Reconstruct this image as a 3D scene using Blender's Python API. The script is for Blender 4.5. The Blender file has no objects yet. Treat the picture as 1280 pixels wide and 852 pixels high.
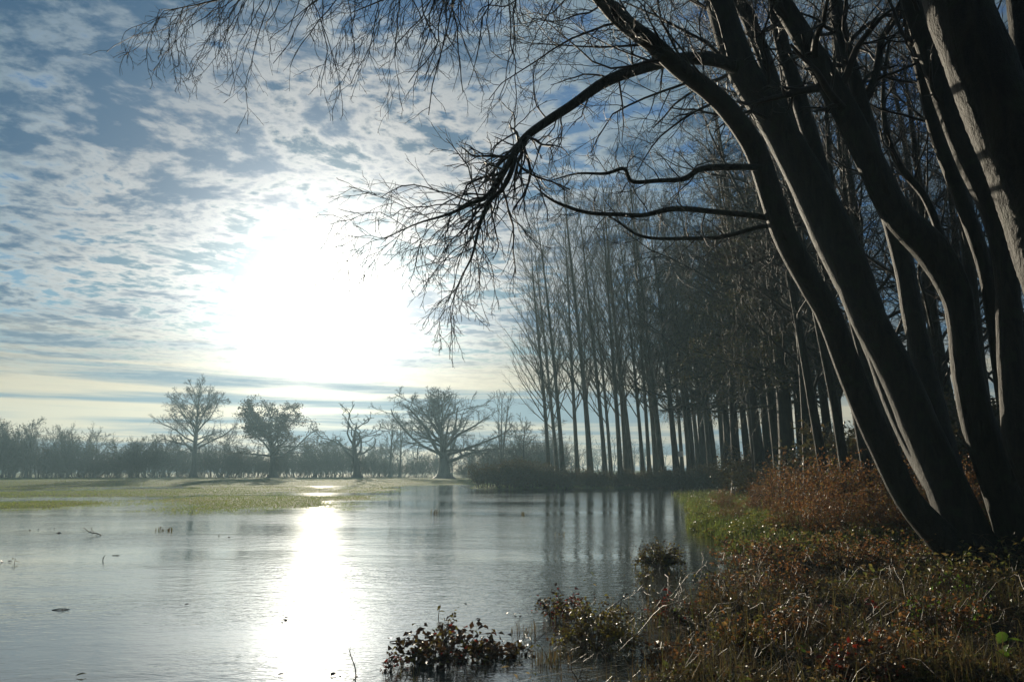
import bpy, math
import numpy as np
from mathutils import Vector

# ============================================================ camera, sky, sun, exposure
S = bpy.context.scene
C = S.collection
F = 1000.0                                   # focal length in photo pixels (1280 wide)
HOR = 588.0                                  # horizon row of the photo
CAMZ = 1.7
TH = math.atan((HOR - 426.0) / F)
cam_d = bpy.data.cameras.new('camera')
cam_d.sensor_width = 36.0
cam_d.lens = 36.0 * F / 1280.0
cam_d.clip_start = 0.05
cam_d.clip_end = 6000.0
cam = bpy.data.objects.new('camera', cam_d)
C.objects.link(cam)
cam.location = (0, 0, CAMZ)
cam.rotation_euler = (math.pi / 2 + TH, 0, 0)
S.camera = cam

S.view_settings.view_transform = 'Standard'
S.view_settings.look = 'None'
S.view_settings.exposure = 0.10
S.view_settings.gamma = 1.0
S.render.engine = 'CYCLES'
S.cycles.use_denoising = True
S.cycles.max_bounces = 8
S.cycles.diffuse_bounces = 3
S.cycles.glossy_bounces = 4
S.cycles.transmission_bounces = 4
S.cycles.volume_bounces = 1
S.cycles.sample_clamp_indirect = 4.0
S.cycles.sample_clamp_direct = 3.0

SUN_EL, SUN_AZ = math.radians(11.4), math.radians(-13.3)      # azimuth from +Y towards +X
SD = Vector((math.sin(SUN_AZ) * math.cos(SUN_EL), math.cos(SUN_AZ) * math.cos(SUN_EL), math.sin(SUN_EL)))
sun_d = bpy.data.lights.new('sun', 'SUN')
sun_d.energy = 5.0
sun_d.angle = math.radians(0.5)
sun_d.color = (1.0, 0.88, 0.68)
sun = bpy.data.objects.new('sun', sun_d)
C.objects.link(sun)
sun.rotation_euler = SD.to_track_quat('Z', 'Y').to_euler()
sun.location = (-60, 120, 80)


class NT:
    """small helper that wires shader nodes"""
    def __init__(self, tree):
        self.t = tree
        self.n = tree.nodes
        self.l = tree.links

    def put(self, sock, v):
        if v is None:
            return
        if hasattr(v, 'is_output'):
            self.l.new(v, sock)
        elif isinstance(v, (tuple, list)) and len(v) == 3 and sock.type == 'RGBA':
            sock.default_value = (*v, 1)
        else:
            sock.default_value = v

    def node(self, typ, ins=None, **props):
        nd = self.n.new(typ)
        for k, v in props.items():
            setattr(nd, k, v)
        for k, v in (ins or {}).items():
            self.put(nd.inputs[k], v)
        return nd

    def m(self, op, a, b=None, c=None, clamp=False):
        nd = self.n.new('ShaderNodeMath')
        nd.operation = op
        nd.use_clamp = clamp
        for i, v in enumerate((a, b, c)):
            self.put(nd.inputs[i], v)
        return nd.outputs[0]

    def noise(self, vec, scale, detail=4.0, rough=0.5, dist=0.0, color=False):
        nd = self.node('ShaderNodeTexNoise', {'Vector': vec, 'Scale': scale, 'Detail': detail, 'Roughness': rough, 'Distortion': dist})
        return nd.outputs['Color' if color else 'Fac']

    def ss(self, v, a, b, lo=0.0, hi=1.0):
        nd = self.node('ShaderNodeMapRange', {'Value': v, 'From Min': a, 'From Max': b, 'To Min': lo, 'To Max': hi}, interpolation_type='SMOOTHSTEP')
        return nd.outputs['Result']

    def mix(self, f, a, b, blend='MIX'):
        nd = self.n.new('ShaderNodeMix')
        nd.data_type = 'RGBA'
        nd.blend_type = blend
        self.put(nd.inputs[0], f)
        self.put(nd.inputs[6], a)
        self.put(nd.inputs[7], b)
        return nd.outputs[2]

    def scale(self, col, k):
        nd = self.node('ShaderNodeVectorMath', {0: col, 'Scale': k}, operation='SCALE')
        return nd.outputs[0]

    def ramp(self, f, stops, interp='LINEAR'):
        nd = self.n.new('ShaderNodeValToRGB')
        nd.color_ramp.interpolation = interp
        e = nd.color_ramp.elements
        while len(e) < len(stops):
            e.new(0.5)
        for el, (p, c) in zip(e, stops):
            el.position = p
            el.color = (*c, 1)
        self.put(nd.inputs[0], f)
        return nd.outputs[0]


def build_world():
    w = bpy.data.worlds.new('World')
    S.world = w
    w.use_nodes = True
    t = NT(w.node_tree)
    t.n.clear()
    sky = t.node('ShaderNodeTexSky', sky_type='NISHITA', sun_disc=False, sun_elevation=SUN_EL, sun_rotation=SUN_AZ,
                 altitude=50.0, air_density=1.0, dust_density=1.0, ozone_density=1.5)
    tc = t.node('ShaderNodeTexCoord')
    d = tc.outputs['Generated']
    sx = t.node('ShaderNodeSeparateXYZ', {0: d})
    x, y, z = sx.outputs
    zz = t.m('ADD', t.m('MAXIMUM', z, 0.0), 0.055)
    u, v = t.m('DIVIDE', x, zz), t.m('DIVIDE', y, zz)
    uv = t.node('ShaderNodeCombineXYZ', {0: u, 1: v, 2: 3.7}).outputs[0]
    # wind-sheared sheet of altocumulus: broad cover, rows of puffs, fine shreds
    broad = t.noise(uv, 0.55, 3.0, 0.5, 0.3)
    warp = t.node('ShaderNodeVectorMath', {0: t.noise(uv, 1.7, 2.0, 0.5, 0.0, True), 1: (0.5, 0.5, 0.5)}, operation='SUBTRACT').outputs[0]
    uvw = t.node('ShaderNodeVectorMath', {0: warp, 1: (0.22, 0.22, 0.0), 2: uv}, operation='MULTIPLY_ADD').outputs[0]
    puffs = t.noise(uvw, 6.6, 5.0, 0.56, 0.0)
    fine = t.noise(uvw, 21.0, 4.0, 0.62, 0.0)
    dens = t.m('ADD', t.m('MULTIPLY', broad, 0.62), t.m('ADD', t.m('MULTIPLY', puffs, 1.0), t.m('MULTIPLY', fine, 0.38)))
    cover = t.ss(dens, 0.84, 1.03)
    thick = t.ss(t.m('ADD', t.m('MULTIPLY', broad, 0.75), t.m('ADD', t.m('MULTIPLY', puffs, 0.85), t.m('MULTIPLY', fine, 0.26))), 0.84, 1.10)
    # how far a direction is from the sun: thin cloud scatters the sun forward
    dn = t.node('ShaderNodeVectorMath', {0: d, 1: tuple(SD)}, operation='DOT_PRODUCT').outputs['Value']
    g = t.m('MAXIMUM', t.m('SUBTRACT', 1.0, dn), 0.0)
    def lobe(a, wd):
        return t.m('MULTIPLY', t.m('EXPONENT', t.m('MULTIPLY', g, -1.0 / wd)), a)
    glow_core = t.m('ADD', lobe(4.6, 0.0012), lobe(1.15, 0.0080))
    glow_wide = t.m('ADD', lobe(0.40, 0.03), lobe(0.36, 0.13))
    lit = t.m('ADD', glow_wide, 0.115)
    thin_c = t.scale(t.mix(t.ss(glow_wide, 0.12, 0.42), (0.66, 0.88, 1.0), (1.0, 0.97, 0.91)), t.m('MULTIPLY', lit, 1.26))
    thick_c = t.scale(t.mix(t.ss(glow_wide, 0.12, 0.5), (0.22, 0.57, 1.10), (0.50, 0.74, 1.06)), t.m('ADD', t.m('MULTIPLY', glow_wide, 0.36), 0.10))
    cloud = t.mix(thick, thin_c, thick_c)
    blue = t.scale(sky.outputs[0], 0.1)
    blue = t.mix(1.0, blue, (0.40, 0.75, 1.22), 'MULTIPLY')
    blue = t.scale(blue, t.ss(glow_wide, 0.14, 0.5, 0.52, 0.24))
    base = t.mix(cover, blue, cloud)
    # long flat bars of stratus above the horizon with warm gaps between them
    az = t.m('ARCTAN2', x, y)
    bars = t.node('ShaderNodeCombineXYZ', {0: t.m('MULTIPLY', az, 2.2), 1: t.m('MULTIPLY', z, 46.0), 2: 1.3}).outputs[0]
    bn = t.noise(bars, 1.0, 5.0, 0.55, 0.15)
    bar = t.ss(bn, 0.42, 0.60)
    low = t.mix(bar, t.scale((1.0, 0.83, 0.56), t.m('ADD', t.m('MULTIPLY', glow_wide, 0.62), 0.42)), t.scale((0.60, 0.80, 1.0), t.m('ADD', t.m('MULTIPLY', glow_wide, 0.28), 0.17)))
    base = t.mix(t.ss(z, 0.075, 0.19, 1.0, 0.0), base, low)
    veil = t.m('SUBTRACT', 1.0, t.m('MULTIPLY', t.m('MULTIPLY', bar, t.ss(z, 0.10, 0.165, 1.0, 0.0)), 0.85))
    core = t.scale((1.0, 0.96, 0.86), t.m('MULTIPLY', glow_core, veil))
    tot = t.node('ShaderNodeVectorMath', {0: base, 1: core}, operation='ADD').outputs[0]
    # below the horizon: dull earth colour
    tot = t.mix(t.ss(z, -0.02, 0.0), (0.05, 0.055, 0.05), tot)
    bg = t.node('ShaderNodeBackground', {'Color': t.scale(tot, 10.0), 'Strength': 0.1})
    out = t.node('ShaderNodeOutputWorld', {'Surface': bg.outputs[0]})


build_world()


# ============================================================ geometry helpers
def pt(x, y, Y):
    """photo pixel at distance Y in front of the camera -> world point"""
    dx, dv = (x - 640.0) / F, (426.0 - y) / F
    dy = math.cos(TH) - dv * math.sin(TH)
    dz = math.sin(TH) + dv * math.cos(TH)
    k = Y / dy
    return np.array((dx * k, Y, CAMZ + dz * k))


def depth(x, y, Y):
    dv = (426.0 - y) / F
    return Y / (math.cos(TH) - dv * math.sin(TH))


def vnoise(x, y, seed=0):
    xi, yi = np.floor(x), np.floor(y)
    fx, fy = x - xi, y - yi
    fx, fy = fx * fx * (3 - 2 * fx), fy * fy * (3 - 2 * fy)
    def h(a, b):
        s = np.sin(a * 127.1 + b * 311.7 + seed * 74.7) * 43758.5453
        return s - np.floor(s)
    return (h(xi, yi) * (1 - fx) + h(xi + 1, yi) * fx) * (1 - fy) + (h(xi, yi + 1) * (1 - fx) + h(xi + 1, yi + 1) * fx) * fy


def fbm(x, y, seed=0, octv=4):
    a, s, t = 0.5, 0.0, 0.0
    for i in range(octv):
        s = s + a * vnoise(x, y, seed + i * 3)
        t += a
        x, y, a = x * 2.03 + 5.1, y * 2.03 + 1.7, a * 0.5
    return s / t


def sstep(v, a, b):
    t = np.clip((v - a) / (b - a), 0, 1)
    return t * t * (3 - 2 * t)


SHORE = np.array([(-40, 3), (-5, 0.6), (5, 0.35), (6.5, 0.45), (8, 0.45), (10, 1.1), (12, 2.2), (14, 3.6), (18, 4.2), (22, 4.6), (26, 5.3), (32, 6.6),
                  (40, 8.2), (50, 9.8), (58, 11.0), (63, 16), (70, 24), (80, 26), (100, 26), (2000, 26)], float)


def height(x, y):
    x, y = np.asarray(x, float), np.asarray(y, float)
    xs = np.interp(y, SHORE[:, 0], SHORE[:, 1]) + (fbm(x * 0.5, y * 0.5, 3) - 0.5) * 1.6
    d = x - xs
    h = -0.16 + 0.05 * (fbm(x * 0.3, y * 0.3, 7) - 0.5)
    # near marshy bank: low hummocks among puddles, firm ground by the leaning trees
    marsh = sstep(d, -0.4, 1.0)
    hum = 0.035 + 0.26 * (fbm(x * 1.1, y * 1.1, 11) - 0.46)
    inlet = np.exp(-(((x - 4.2) / 2.4) ** 2 + ((y - 12.6) / 1.2) ** 2)) * 0.36
    h = h + marsh * (0.16 + hum - inlet)
    firm = sstep(d, 1.5, 7.0) * sstep(y, 8.5, 13.0)
    h = h + firm * 0.28 + sstep(d, 8, 30) * 0.5
    # bank of the poplars
    bx = sstep(x, -6.5, 0.5)
    by = sstep(y, 75.0, 80.0)
    h = h + bx * by * 0.5 * (1 - sstep(y, 118, 140) * (1 - sstep(x, 5, 30)))
    # flooded field on the left: grass just breaks the surface, drier further off
    side = np.clip((-0.13 * y - x) / (0.06 * y + 4), -2, 1.5)
    mott = fbm(x * 0.16 + 3, y * 0.10, 21, 5) - 0.5
    field = sstep(y, 20, 42) * sstep(side, -0.9, 0.55)
    h = h + field * (0.15 + 0.24 * mott)
    h = h + sstep(y, 86, 114) * 0.28 + sstep(y, 150, 400) * 0.5 * (1 - bx * by)
    h = h + sstep(y, 400, 1200) * 2.0
    h = h + sstep(-y, 5, 30) * 0.4
    return h


class Buf:
    def __init__(self):
        self.v, self.f, self.n = [], [], 0

    def add(self, v, f):
        self.v.append(np.asarray(v, np.float32).reshape(-1, 3))
        self.f.append(np.asarray(f, np.int64).reshape(-1, 4) + self.n)
        self.n += len(self.v[-1])
        return self

    def tubes(self, P, R, s=3, lump=0.0, rng=None):
        P, R = np.asarray(P, float), np.asarray(R, float)
        if P.ndim == 2:
            P, R = P[None], R[None]
        B, n, _ = P.shape
        if B == 0:
            return self
        T = np.gradient(P, axis=1)
        T /= np.linalg.norm(T, axis=2, keepdims=True) + 1e-9
        Tm = T.mean(axis=1)
        ref = np.where((np.abs(Tm[:, 2:3]) > 0.8), np.array([[1.0, 0.2, 0]]), np.array([[0, 0.1, 1.0]]))[:, None, :]
        U = np.cross(T, np.broadcast_to(ref, T.shape))
        U /= np.linalg.norm(U, axis=2, keepdims=True) + 1e-9
        V = np.cross(T, U)
        a = np.arange(s) * 2 * math.pi / s
        Rr = np.repeat(R[:, :, None], s, axis=2)
        if lump and rng is not None:
            L = np.zeros_like(Rr)
            ii = np.arange(n)[None, :, None]
            for fr in (1, 2, 3, 5):
                ph = rng.uniform(0, 6.28, (B, 1, 1))
                L += np.sin(a[None, None, :] * fr + ii * rng.uniform(-0.35, 0.35) + ph) / (fr ** 0.6)
            L += rng.normal(0, 0.35, L.shape)
            Rr = Rr * (1 + lump * L)
        X = P[:, :, None, :] + Rr[..., None] * (np.cos(a)[None, None, :, None] * U[:, :, None, :] + np.sin(a)[None, None, :, None] * V[:, :, None, :])
        k = np.arange(B * n * s).reshape(B, n, s)
        q = np.stack([k[:, :-1], np.roll(k[:, :-1], -1, axis=2), np.roll(k[:, 1:], -1, axis=2), k[:, 1:]], axis=-1)
        return self.add(X, q)

    def leaves(self, P, size, rng, up=0.3, aspect=0.6, fold=0.18, droop=0.0):
        """one folded rhombic leaf per point"""
        P = np.asarray(P, float).reshape(-1, 3)
        n = len(P)
        if n == 0:
            return self
        size = np.broadcast_to(np.asarray(size, float), (n,))[:, None]
        A = rng.normal(0, 1, (n, 3))
        A[:, 2] = A[:, 2] * 0.6 - droop
        A /= np.linalg.norm(A, axis=1, keepdims=True) + 1e-9
        N = rng.normal(0, 1, (n, 3)) + np.array((0, 0, up * 4))
        W = np.cross(N, A)
        W /= np.linalg.norm(W, axis=1, keepdims=True) + 1e-9
        N = np.cross(A, W)
        v = np.stack([P, P + A * size * 0.45 + W * size * aspect * 0.5 + N * size * fold, P + A * size, P + A * size * 0.45 - W * size * aspect * 0.5 + N * size * fold], axis=1)
        return self.add(v, np.arange(n * 4).reshape(n, 4))

    def blades(self, P, h, rng, width=0.02, lean=0.35):
        """bent grass blade of two quads per point"""
        P = np.asarray(P, float).reshape(-1, 3)
        n = len(P)
        if n == 0:
            return self
        h = np.broadcast_to(np.asarray(h, float), (n,))[:, None] * rng.uniform(0.6, 1.2, (n, 1))
        az = rng.uniform(0, 6.283, n)
        D = np.stack([np.cos(az), np.sin(az), np.zeros(n)], 1)
        W = np.stack([-np.sin(az + rng.normal(0, .6, n)), np.cos(az), np.zeros(n)], 1) * (width * rng.uniform(0.6, 1.3, (n, 1)) * 0.5)
        ln = np.abs(rng.normal(0, lean, (n, 1)))
        m1 = P + np.array((0, 0, 1.0)) * h * 0.6 + D * h * ln * 0.35
        m2 = P + np.array((0, 0, 1.0)) * h * (1 - 0.35 * ln) + D * h * ln
        v = np.stack([P - W, P + W, m1 + W * .8, m1 - W * .8, m2 + W * .15, m2 - W * .15], axis=1)
        b = np.arange(n)[:, None] * 6
        f = np.concatenate([b + np.array([[0, 1, 2, 3]]), b + np.array([[3, 2, 4, 5]])])
        return self.add(v, f)

    def mesh(self, name, mat, origin=(0, 0, 0), smooth=True):
        me = bpy.data.meshes.new(name)
        if self.v:
            v = np.concatenate(self.v) - np.asarray(origin, np.float32)
            f = np.concatenate(self.f)
            me.vertices.add(len(v))
            me.vertices.foreach_set('co', v.astype(np.float32).ravel())
            me.loops.add(f.size)
            me.loops.foreach_set('vertex_index', f.astype(np.int32).ravel())
            me.polygons.add(len(f))
            me.polygons.foreach_set('loop_start', np.arange(len(f), dtype=np.int32) * 4)
            me.polygons.foreach_set('use_smooth', np.full(len(f), bool(smooth)))
            me.update(calc_edges=True)
        me.materials.append(mat)
        return me


def obj(name, mesh, parent=None, loc=None):
    o = bpy.data.objects.new(name, mesh)
    C.objects.link(o)
    if parent is not None:
        o.parent = parent
    if loc is not None:
        o.location = tuple(float(a) for a in loc)
    return o


def tag(o, label=None, cat=None, group=None, kind=None):
    for k, v in (('label', label), ('category', cat), ('group', group), ('kind', kind)):
        if v:
            o[k] = v
    return o


def thing(name, label, cat, loc, group=None, rz=0.0):
    o = obj(name, None, None, loc)
    o.rotation_euler = (0, 0, rz)
    o.empty_display_size = 0.3
    return tag(o, label, cat, group)


def kids(o):
    return [c for c in C.objects if c.parent == o]


def dup(root, children, loc, rz=0.0, sc=1.0, label=None, group=None):
    """copy a thing together with its parts (and their sub-parts)"""
    r = root.copy()
    C.objects.link(r)
    r.location = tuple(float(a) for a in loc)
    r.rotation_euler = (0, 0, rz)
    r.scale = (sc, sc, sc) if np.isscalar(sc) else sc
    if label:
        r['label'] = label
    if group:
        r['group'] = group
    for ch in children:
        c = ch.copy()
        C.objects.link(c)
        c.parent = r
    return r


def cr(pts, n):
    """Catmull-Rom through control rows (any number of columns)"""
    p = np.asarray(pts, float)
    m = len(p)
    e = np.vstack([2 * p[0] - p[1], p, 2 * p[-1] - p[-2]])
    s = np.linspace(0, m - 1, n)
    i = np.minimum(s.astype(int), m - 2)
    t = (s - i)[:, None]
    a, b, c, d = e[i], e[i + 1], e[i + 2], e[i + 3]
    return 0.5 * (2 * b + (c - a) * t + (2 * a - 5 * b + 4 * c - d) * t ** 2 + (3 * b - a - 3 * c + d) * t ** 3)


def traced(rows, n):
    """rows of (pixel x, pixel y, pixel width, distance) -> world path and radii"""
    r = cr(rows, n)
    P = np.array([pt(a[0], a[1], a[3]) for a in r])
    R = np.array([max(a[2], 0.3) * 0.5 / F * depth(a[0], a[1], a[3]) for a in r])
    return P, R


def grow(P, R, rng, k, t=(0.3, 1.0), ang=(35, 60), ln=0.5, fall=0.5, n=5, wander=0.15, trop=0.0, rr=0.5, rmin=0.004, tip=0.3, az=None, bias=None, absolute=False):
    """children of a set of branches, all at once: P (B,n,3), R (B,n)"""
    if P.ndim == 2:
        P, R = P[None], R[None]
    B, m, _ = P.shape
    seg = np.linalg.norm(np.diff(P, axis=1), axis=2)
    L = seg.sum(1)
    tt = t[0] + (t[1] - t[0]) * (np.arange(k)[None, :] + rng.uniform(0, 1, (B, k))) / k
    s = tt * (m - 1)
    i = np.clip(s.astype(int), 0, m - 2)
    fr = (s - i)[..., None]
    bi = np.arange(B)[:, None]
    P0 = P[bi, i] * (1 - fr) + P[bi, i + 1] * fr
    R0 = R[bi, i] * (1 - fr[..., 0]) + R[bi, i + 1] * fr[..., 0]
    T = P[bi, i + 1] - P[bi, i]
    T /= np.linalg.norm(T, axis=2, keepdims=True) + 1e-9
    a = np.radians(rng.uniform(ang[0], ang[1], (B, k)))[..., None]
    ph = np.arange(k)[None, :] * 2.399 + rng.uniform(0, 6.283, (B, 1)) + rng.normal(0, 0.5, (B, k))
    ref = np.where(np.abs(T[..., 2:3]) > 0.9, np.array((1.0, 0, 0)), np.array((0, 0, 1.0)))
    U = np.cross(T, ref)
    U /= np.linalg.norm(U, axis=2, keepdims=True) + 1e-9
    V = np.cross(T, U)
    ph = ph[..., None]
    D = np.cos(a) * T + np.sin(a) * (np.cos(ph) * U + np.sin(ph) * V)
    if bias is not None:
        D = D + np.asarray(bias, float)
    D /= np.linalg.norm(D, axis=2, keepdims=True) + 1e-9
    f = 1 - fall * (tt - t[0]) / max(t[1] - t[0], 1e-6)
    CL = (ln if absolute else ln * L[:, None]) * f * rng.uniform(0.65, 1.25, (B, k))
    N = B * k
    D, P0, R0, CL = D.reshape(N, 3), P0.reshape(N, 3), R0.reshape(N), CL.reshape(N)
    step = (CL / (n - 1))[:, None]
    out = [P0]
    for j in range(n - 1):
        D = D + rng.normal(0, wander, (N, 3)) + np.array((0, 0, trop))
        D /= np.linalg.norm(D, axis=1, keepdims=True) + 1e-9
        out.append(out[-1] + D * step)
    Pc = np.stack(out, 1)
    r0 = np.maximum(np.minimum(R0 * rr, R0), rmin)
    Rc = np.maximum(r0[:, None] * np.linspace(1, tip, n)[None, :], rmin * 0.75)
    return Pc, Rc


# ============================================================ materials
def new_mat(name):
    m = bpy.data.materials.new(name)
    m.use_nodes = True
    t = NT(m.node_tree)
    t.n.clear()
    return m, t


def finish(t, shader, disp=None):
    t.node('ShaderNodeOutputMaterial', {'Surface': shader})


def bark_mat(name, dark, light, sc=6.0, bump=0.6, dist=0.03, moss=None, rough=0.75):
    m, t = new_mat(name)
    tc = t.node('ShaderNodeTexCoord').outputs['Object']
    mp = t.node('ShaderNodeMapping', {'Vector': tc, 'Scale': (1.0, 1.0, 0.22)}).outputs[0]
    n1 = t.noise(mp, sc, 6.0, 0.65, 0.6)
    n2 = t.noise(tc, sc * 0.35, 4.0, 0.6)
    n3 = t.noise(tc, sc * 6, 3.0, 0.6)
    col = t.mix(t.ss(n1, 0.35, 0.65), dark, light)
    if moss:
        col = t.mix(t.ss(n2, 0.5, 0.68), col, moss)
    hgt = t.m('ADD', n1, t.m('MULTIPLY', n3, 0.25))
    bp = t.node('ShaderNodeBump', {'Height': hgt, 'Strength': bump, 'Distance': dist}).outputs[0]
    b = t.node('ShaderNodeBsdfPrincipled', {'Base Color': col, 'Roughness': rough, 'Specular IOR Level': 0.35, 'Normal': bp})
    finish(t, b.outputs[0])
    return m


def leaf_mat(name, stops, trans=0.35, rough=0.4, spec=0.5, patch=None):
    """per-leaf colour, waxy upper side, light passing through"""
    m, t = new_mat(name)
    rnd = t.node('ShaderNodeNewGeometry').outputs['Random Per Island']
    tc = t.node('ShaderNodeTexCoord').outputs['Object']
    f = rnd
    if patch:
        f = t.m('ADD', t.m('MULTIPLY', rnd, 0.6), t.m('MULTIPLY', t.ss(t.noise(tc, patch, 2.0), 0.3, 0.7), 0.4))
    col = t.ramp(f, stops)
    col = t.mix(t.m('MULTIPLY', t.noise(tc, 60.0, 2.0), 0.5), col, (0.03, 0.022, 0.012))
    b = t.node('ShaderNodeBsdfPrincipled', {'Base Color': col, 'Roughness': rough, 'Specular IOR Level': spec})
    tr = t.node('ShaderNodeBsdfTranslucent', {'Color': t.scale(col, 1.3)})
    mx = t.node('ShaderNodeMixShader', {0: trans, 1: b.outputs[0], 2: tr.outputs[0]})
    finish(t, mx.outputs[0])
    return m


M = {}
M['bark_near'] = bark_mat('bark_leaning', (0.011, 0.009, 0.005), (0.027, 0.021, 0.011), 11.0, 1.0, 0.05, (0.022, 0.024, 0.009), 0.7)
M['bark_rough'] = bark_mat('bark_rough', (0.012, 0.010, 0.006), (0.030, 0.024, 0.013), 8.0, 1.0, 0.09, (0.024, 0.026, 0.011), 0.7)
M['twig'] = bark_mat('twig_bark', (0.018, 0.014, 0.010), (0.035, 0.028, 0.020), 12.0, 0.2, 0.005, None, 0.6)
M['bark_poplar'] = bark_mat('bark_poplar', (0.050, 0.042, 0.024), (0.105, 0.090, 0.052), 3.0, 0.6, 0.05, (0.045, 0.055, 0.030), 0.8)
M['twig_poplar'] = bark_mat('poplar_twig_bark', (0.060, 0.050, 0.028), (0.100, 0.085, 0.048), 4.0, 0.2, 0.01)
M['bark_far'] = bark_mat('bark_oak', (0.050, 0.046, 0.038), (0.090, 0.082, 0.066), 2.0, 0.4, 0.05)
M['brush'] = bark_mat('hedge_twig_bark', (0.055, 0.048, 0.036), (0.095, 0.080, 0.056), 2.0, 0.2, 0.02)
M['ivy'] = leaf_mat('ivy_leaf', [(0.0, (0.022, 0.030, 0.010)), (0.45, (0.042, 0.050, 0.016)), (0.75, (0.075, 0.066, 0.024)), (1.0, (0.11, 0.080, 0.030))], 0.4, 0.6, 0.3)
M['oak_leaf'] = leaf_mat('withered_oak_leaf', [(0.0, (0.05, 0.04, 0.022)), (0.6, (0.085, 0.065, 0.034)), (1.0, (0.12, 0.075, 0.030))], 0.3, 0.6)
M['hedge_leaf'] = leaf_mat('hedge_leaf', [(0.0, (0.035, 0.042, 0.018)), (0.5, (0.062, 0.066, 0.026)), (1.0, (0.11, 0.080, 0.034))], 0.35, 0.5)
M['scrub_leaf'] = leaf_mat('scrub_leaf', [(0.0, (0.040, 0.038, 0.014)), (0.5, (0.075, 0.072, 0.022)), (0.8, (0.10, 0.075, 0.025)), (1.0, (0.12, 0.060, 0.022))], 0.4, 0.5)
M['brown_leaf'] = leaf_mat('withered_dock_leaf', [(0.0, (0.075, 0.030, 0.012)), (0.4, (0.20, 0.080, 0.026)), (0.7, (0.28, 0.14, 0.045)), (0.86, (0.20, 0.17, 0.04)), (1.0, (0.12, 0.16, 0.034))], 0.62, 0.45, 0.5, 0.5)
M['green_leaf'] = leaf_mat('nettle_leaf', [(0.0, (0.06, 0.085, 0.016)), (0.5, (0.13, 0.16, 0.028)), (0.85, (0.21, 0.21, 0.04)), (1.0, (0.22, 0.13, 0.035))], 0.5, 0.42)
M['yellow_leaf'] = leaf_mat('bramble_leaf_yellow', [(0.0, (0.05, 0.035, 0.014)), (0.35, (0.10, 0.075, 0.018)), (0.75, (0.20, 0.17, 0.026)), (1.0, (0.14, 0.16, 0.028))], 0.45, 0.4)
M['dark_leaf'] = leaf_mat('bramble_leaf_dark', [(0.0, (0.022, 0.014, 0.009)), (0.6, (0.045, 0.026, 0.014)), (0.9, (0.09, 0.045, 0.016)), (1.0, (0.16, 0.13, 0.024))], 0.3, 0.35)
M['red_leaf'] = leaf_mat('bramble_leaf_red', [(0.0, (0.16, 0.012, 0.008)), (1.0, (0.34, 0.035, 0.012))], 0.45, 0.35)
M['bright_leaf'] = leaf_mat('fresh_green_leaf', [(0.0, (0.07, 0.15, 0.015)), (1.0, (0.16, 0.27, 0.025))], 0.5, 0.35)
M['litter'] = leaf_mat('ground_ivy_leaf', [(0.0, (0.012, 0.010, 0.006)), (0.22, (0.030, 0.021, 0.012)), (0.40, (0.11, 0.060, 0.022)), (0.52, (0.06, 0.075, 0.018)), (0.66, (0.13, 0.15, 0.032)), (0.78, (0.25, 0.16, 0.045)), (0.92, (0.36, 0.28, 0.14)), (0.955, (0.22, 0.030, 0.012)), (1.0, (0.28, 0.04, 0.014))], 0.5, 0.48, 0.6, 0.9)
M['grass'] = leaf_mat('field_grass_blade', [(0.0, (0.12, 0.19, 0.034)), (0.5, (0.19, 0.26, 0.050)), (0.85, (0.28, 0.30, 0.07)), (1.0, (0.36, 0.28, 0.10))], 0.55, 0.5, 0.4, 0.08)
M['dry_grass'] = leaf_mat('dry_grass_blade', [(0.0, (0.07, 0.045, 0.018)), (0.5, (0.14, 0.10, 0.040)), (0.8, (0.10, 0.11, 0.024)), (1.0, (0.24, 0.18, 0.08))], 0.4, 0.4)
M['stem'] = bark_mat('weed_stem', (0.045, 0.026, 0.014), (0.11, 0.065, 0.030), 20.0, 0.2, 0.004, None, 0.5)


def ground_mat():
    m, t = new_mat('earth_and_turf')
    g = t.node('ShaderNodeNewGeometry')
    p = g.outputs['Position']
    z = t.node('ShaderNodeSeparateXYZ', {0: p})
    n1 = t.noise(p, 0.35, 5.0, 0.6)
    n2 = t.noise(p, 3.5, 6.0, 0.65)
    n3 = t.noise(p, 24.0, 4.0, 0.6)
    mud = t.mix(t.ss(n2, 0.35, 0.65), (0.016, 0.012, 0.008), (0.040, 0.030, 0.017))
    turf = t.mix(t.ss(n2, 0.3, 0.7), (0.050, 0.092, 0.014), (0.095, 0.140, 0.026))
    turf = t.mix(t.ss(n1, 0.42, 0.62), turf, (0.105, 0.128, 0.032))
    far = t.ss(z.outputs[1], 22.0, 40.0)
    f = t.m('MULTIPLY', far, t.ss(z.outputs[2], -0.03, 0.04))
    wood = t.ss(z.outputs[0], 8.0, 16.0, 1.0, 0.0)
    f = t.m('MULTIPLY', f, t.m('MAXIMUM', wood, t.ss(z.outputs[1], 130, 170)))
    col = t.mix(f, mud, turf)
    bp = t.node('ShaderNodeBump', {'Height': t.m('ADD', n2, t.m('MULTIPLY', n3, 0.4)), 'Strength': 0.8, 'Distance': 0.06}).outputs[0]
    b = t.node('ShaderNodeBsdfPrincipled', {'Base Color': col, 'Roughness': 0.85, 'Specular IOR Level': 0.06, 'Normal': bp})
    finish(t, b.outputs[0])
    return m


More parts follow.
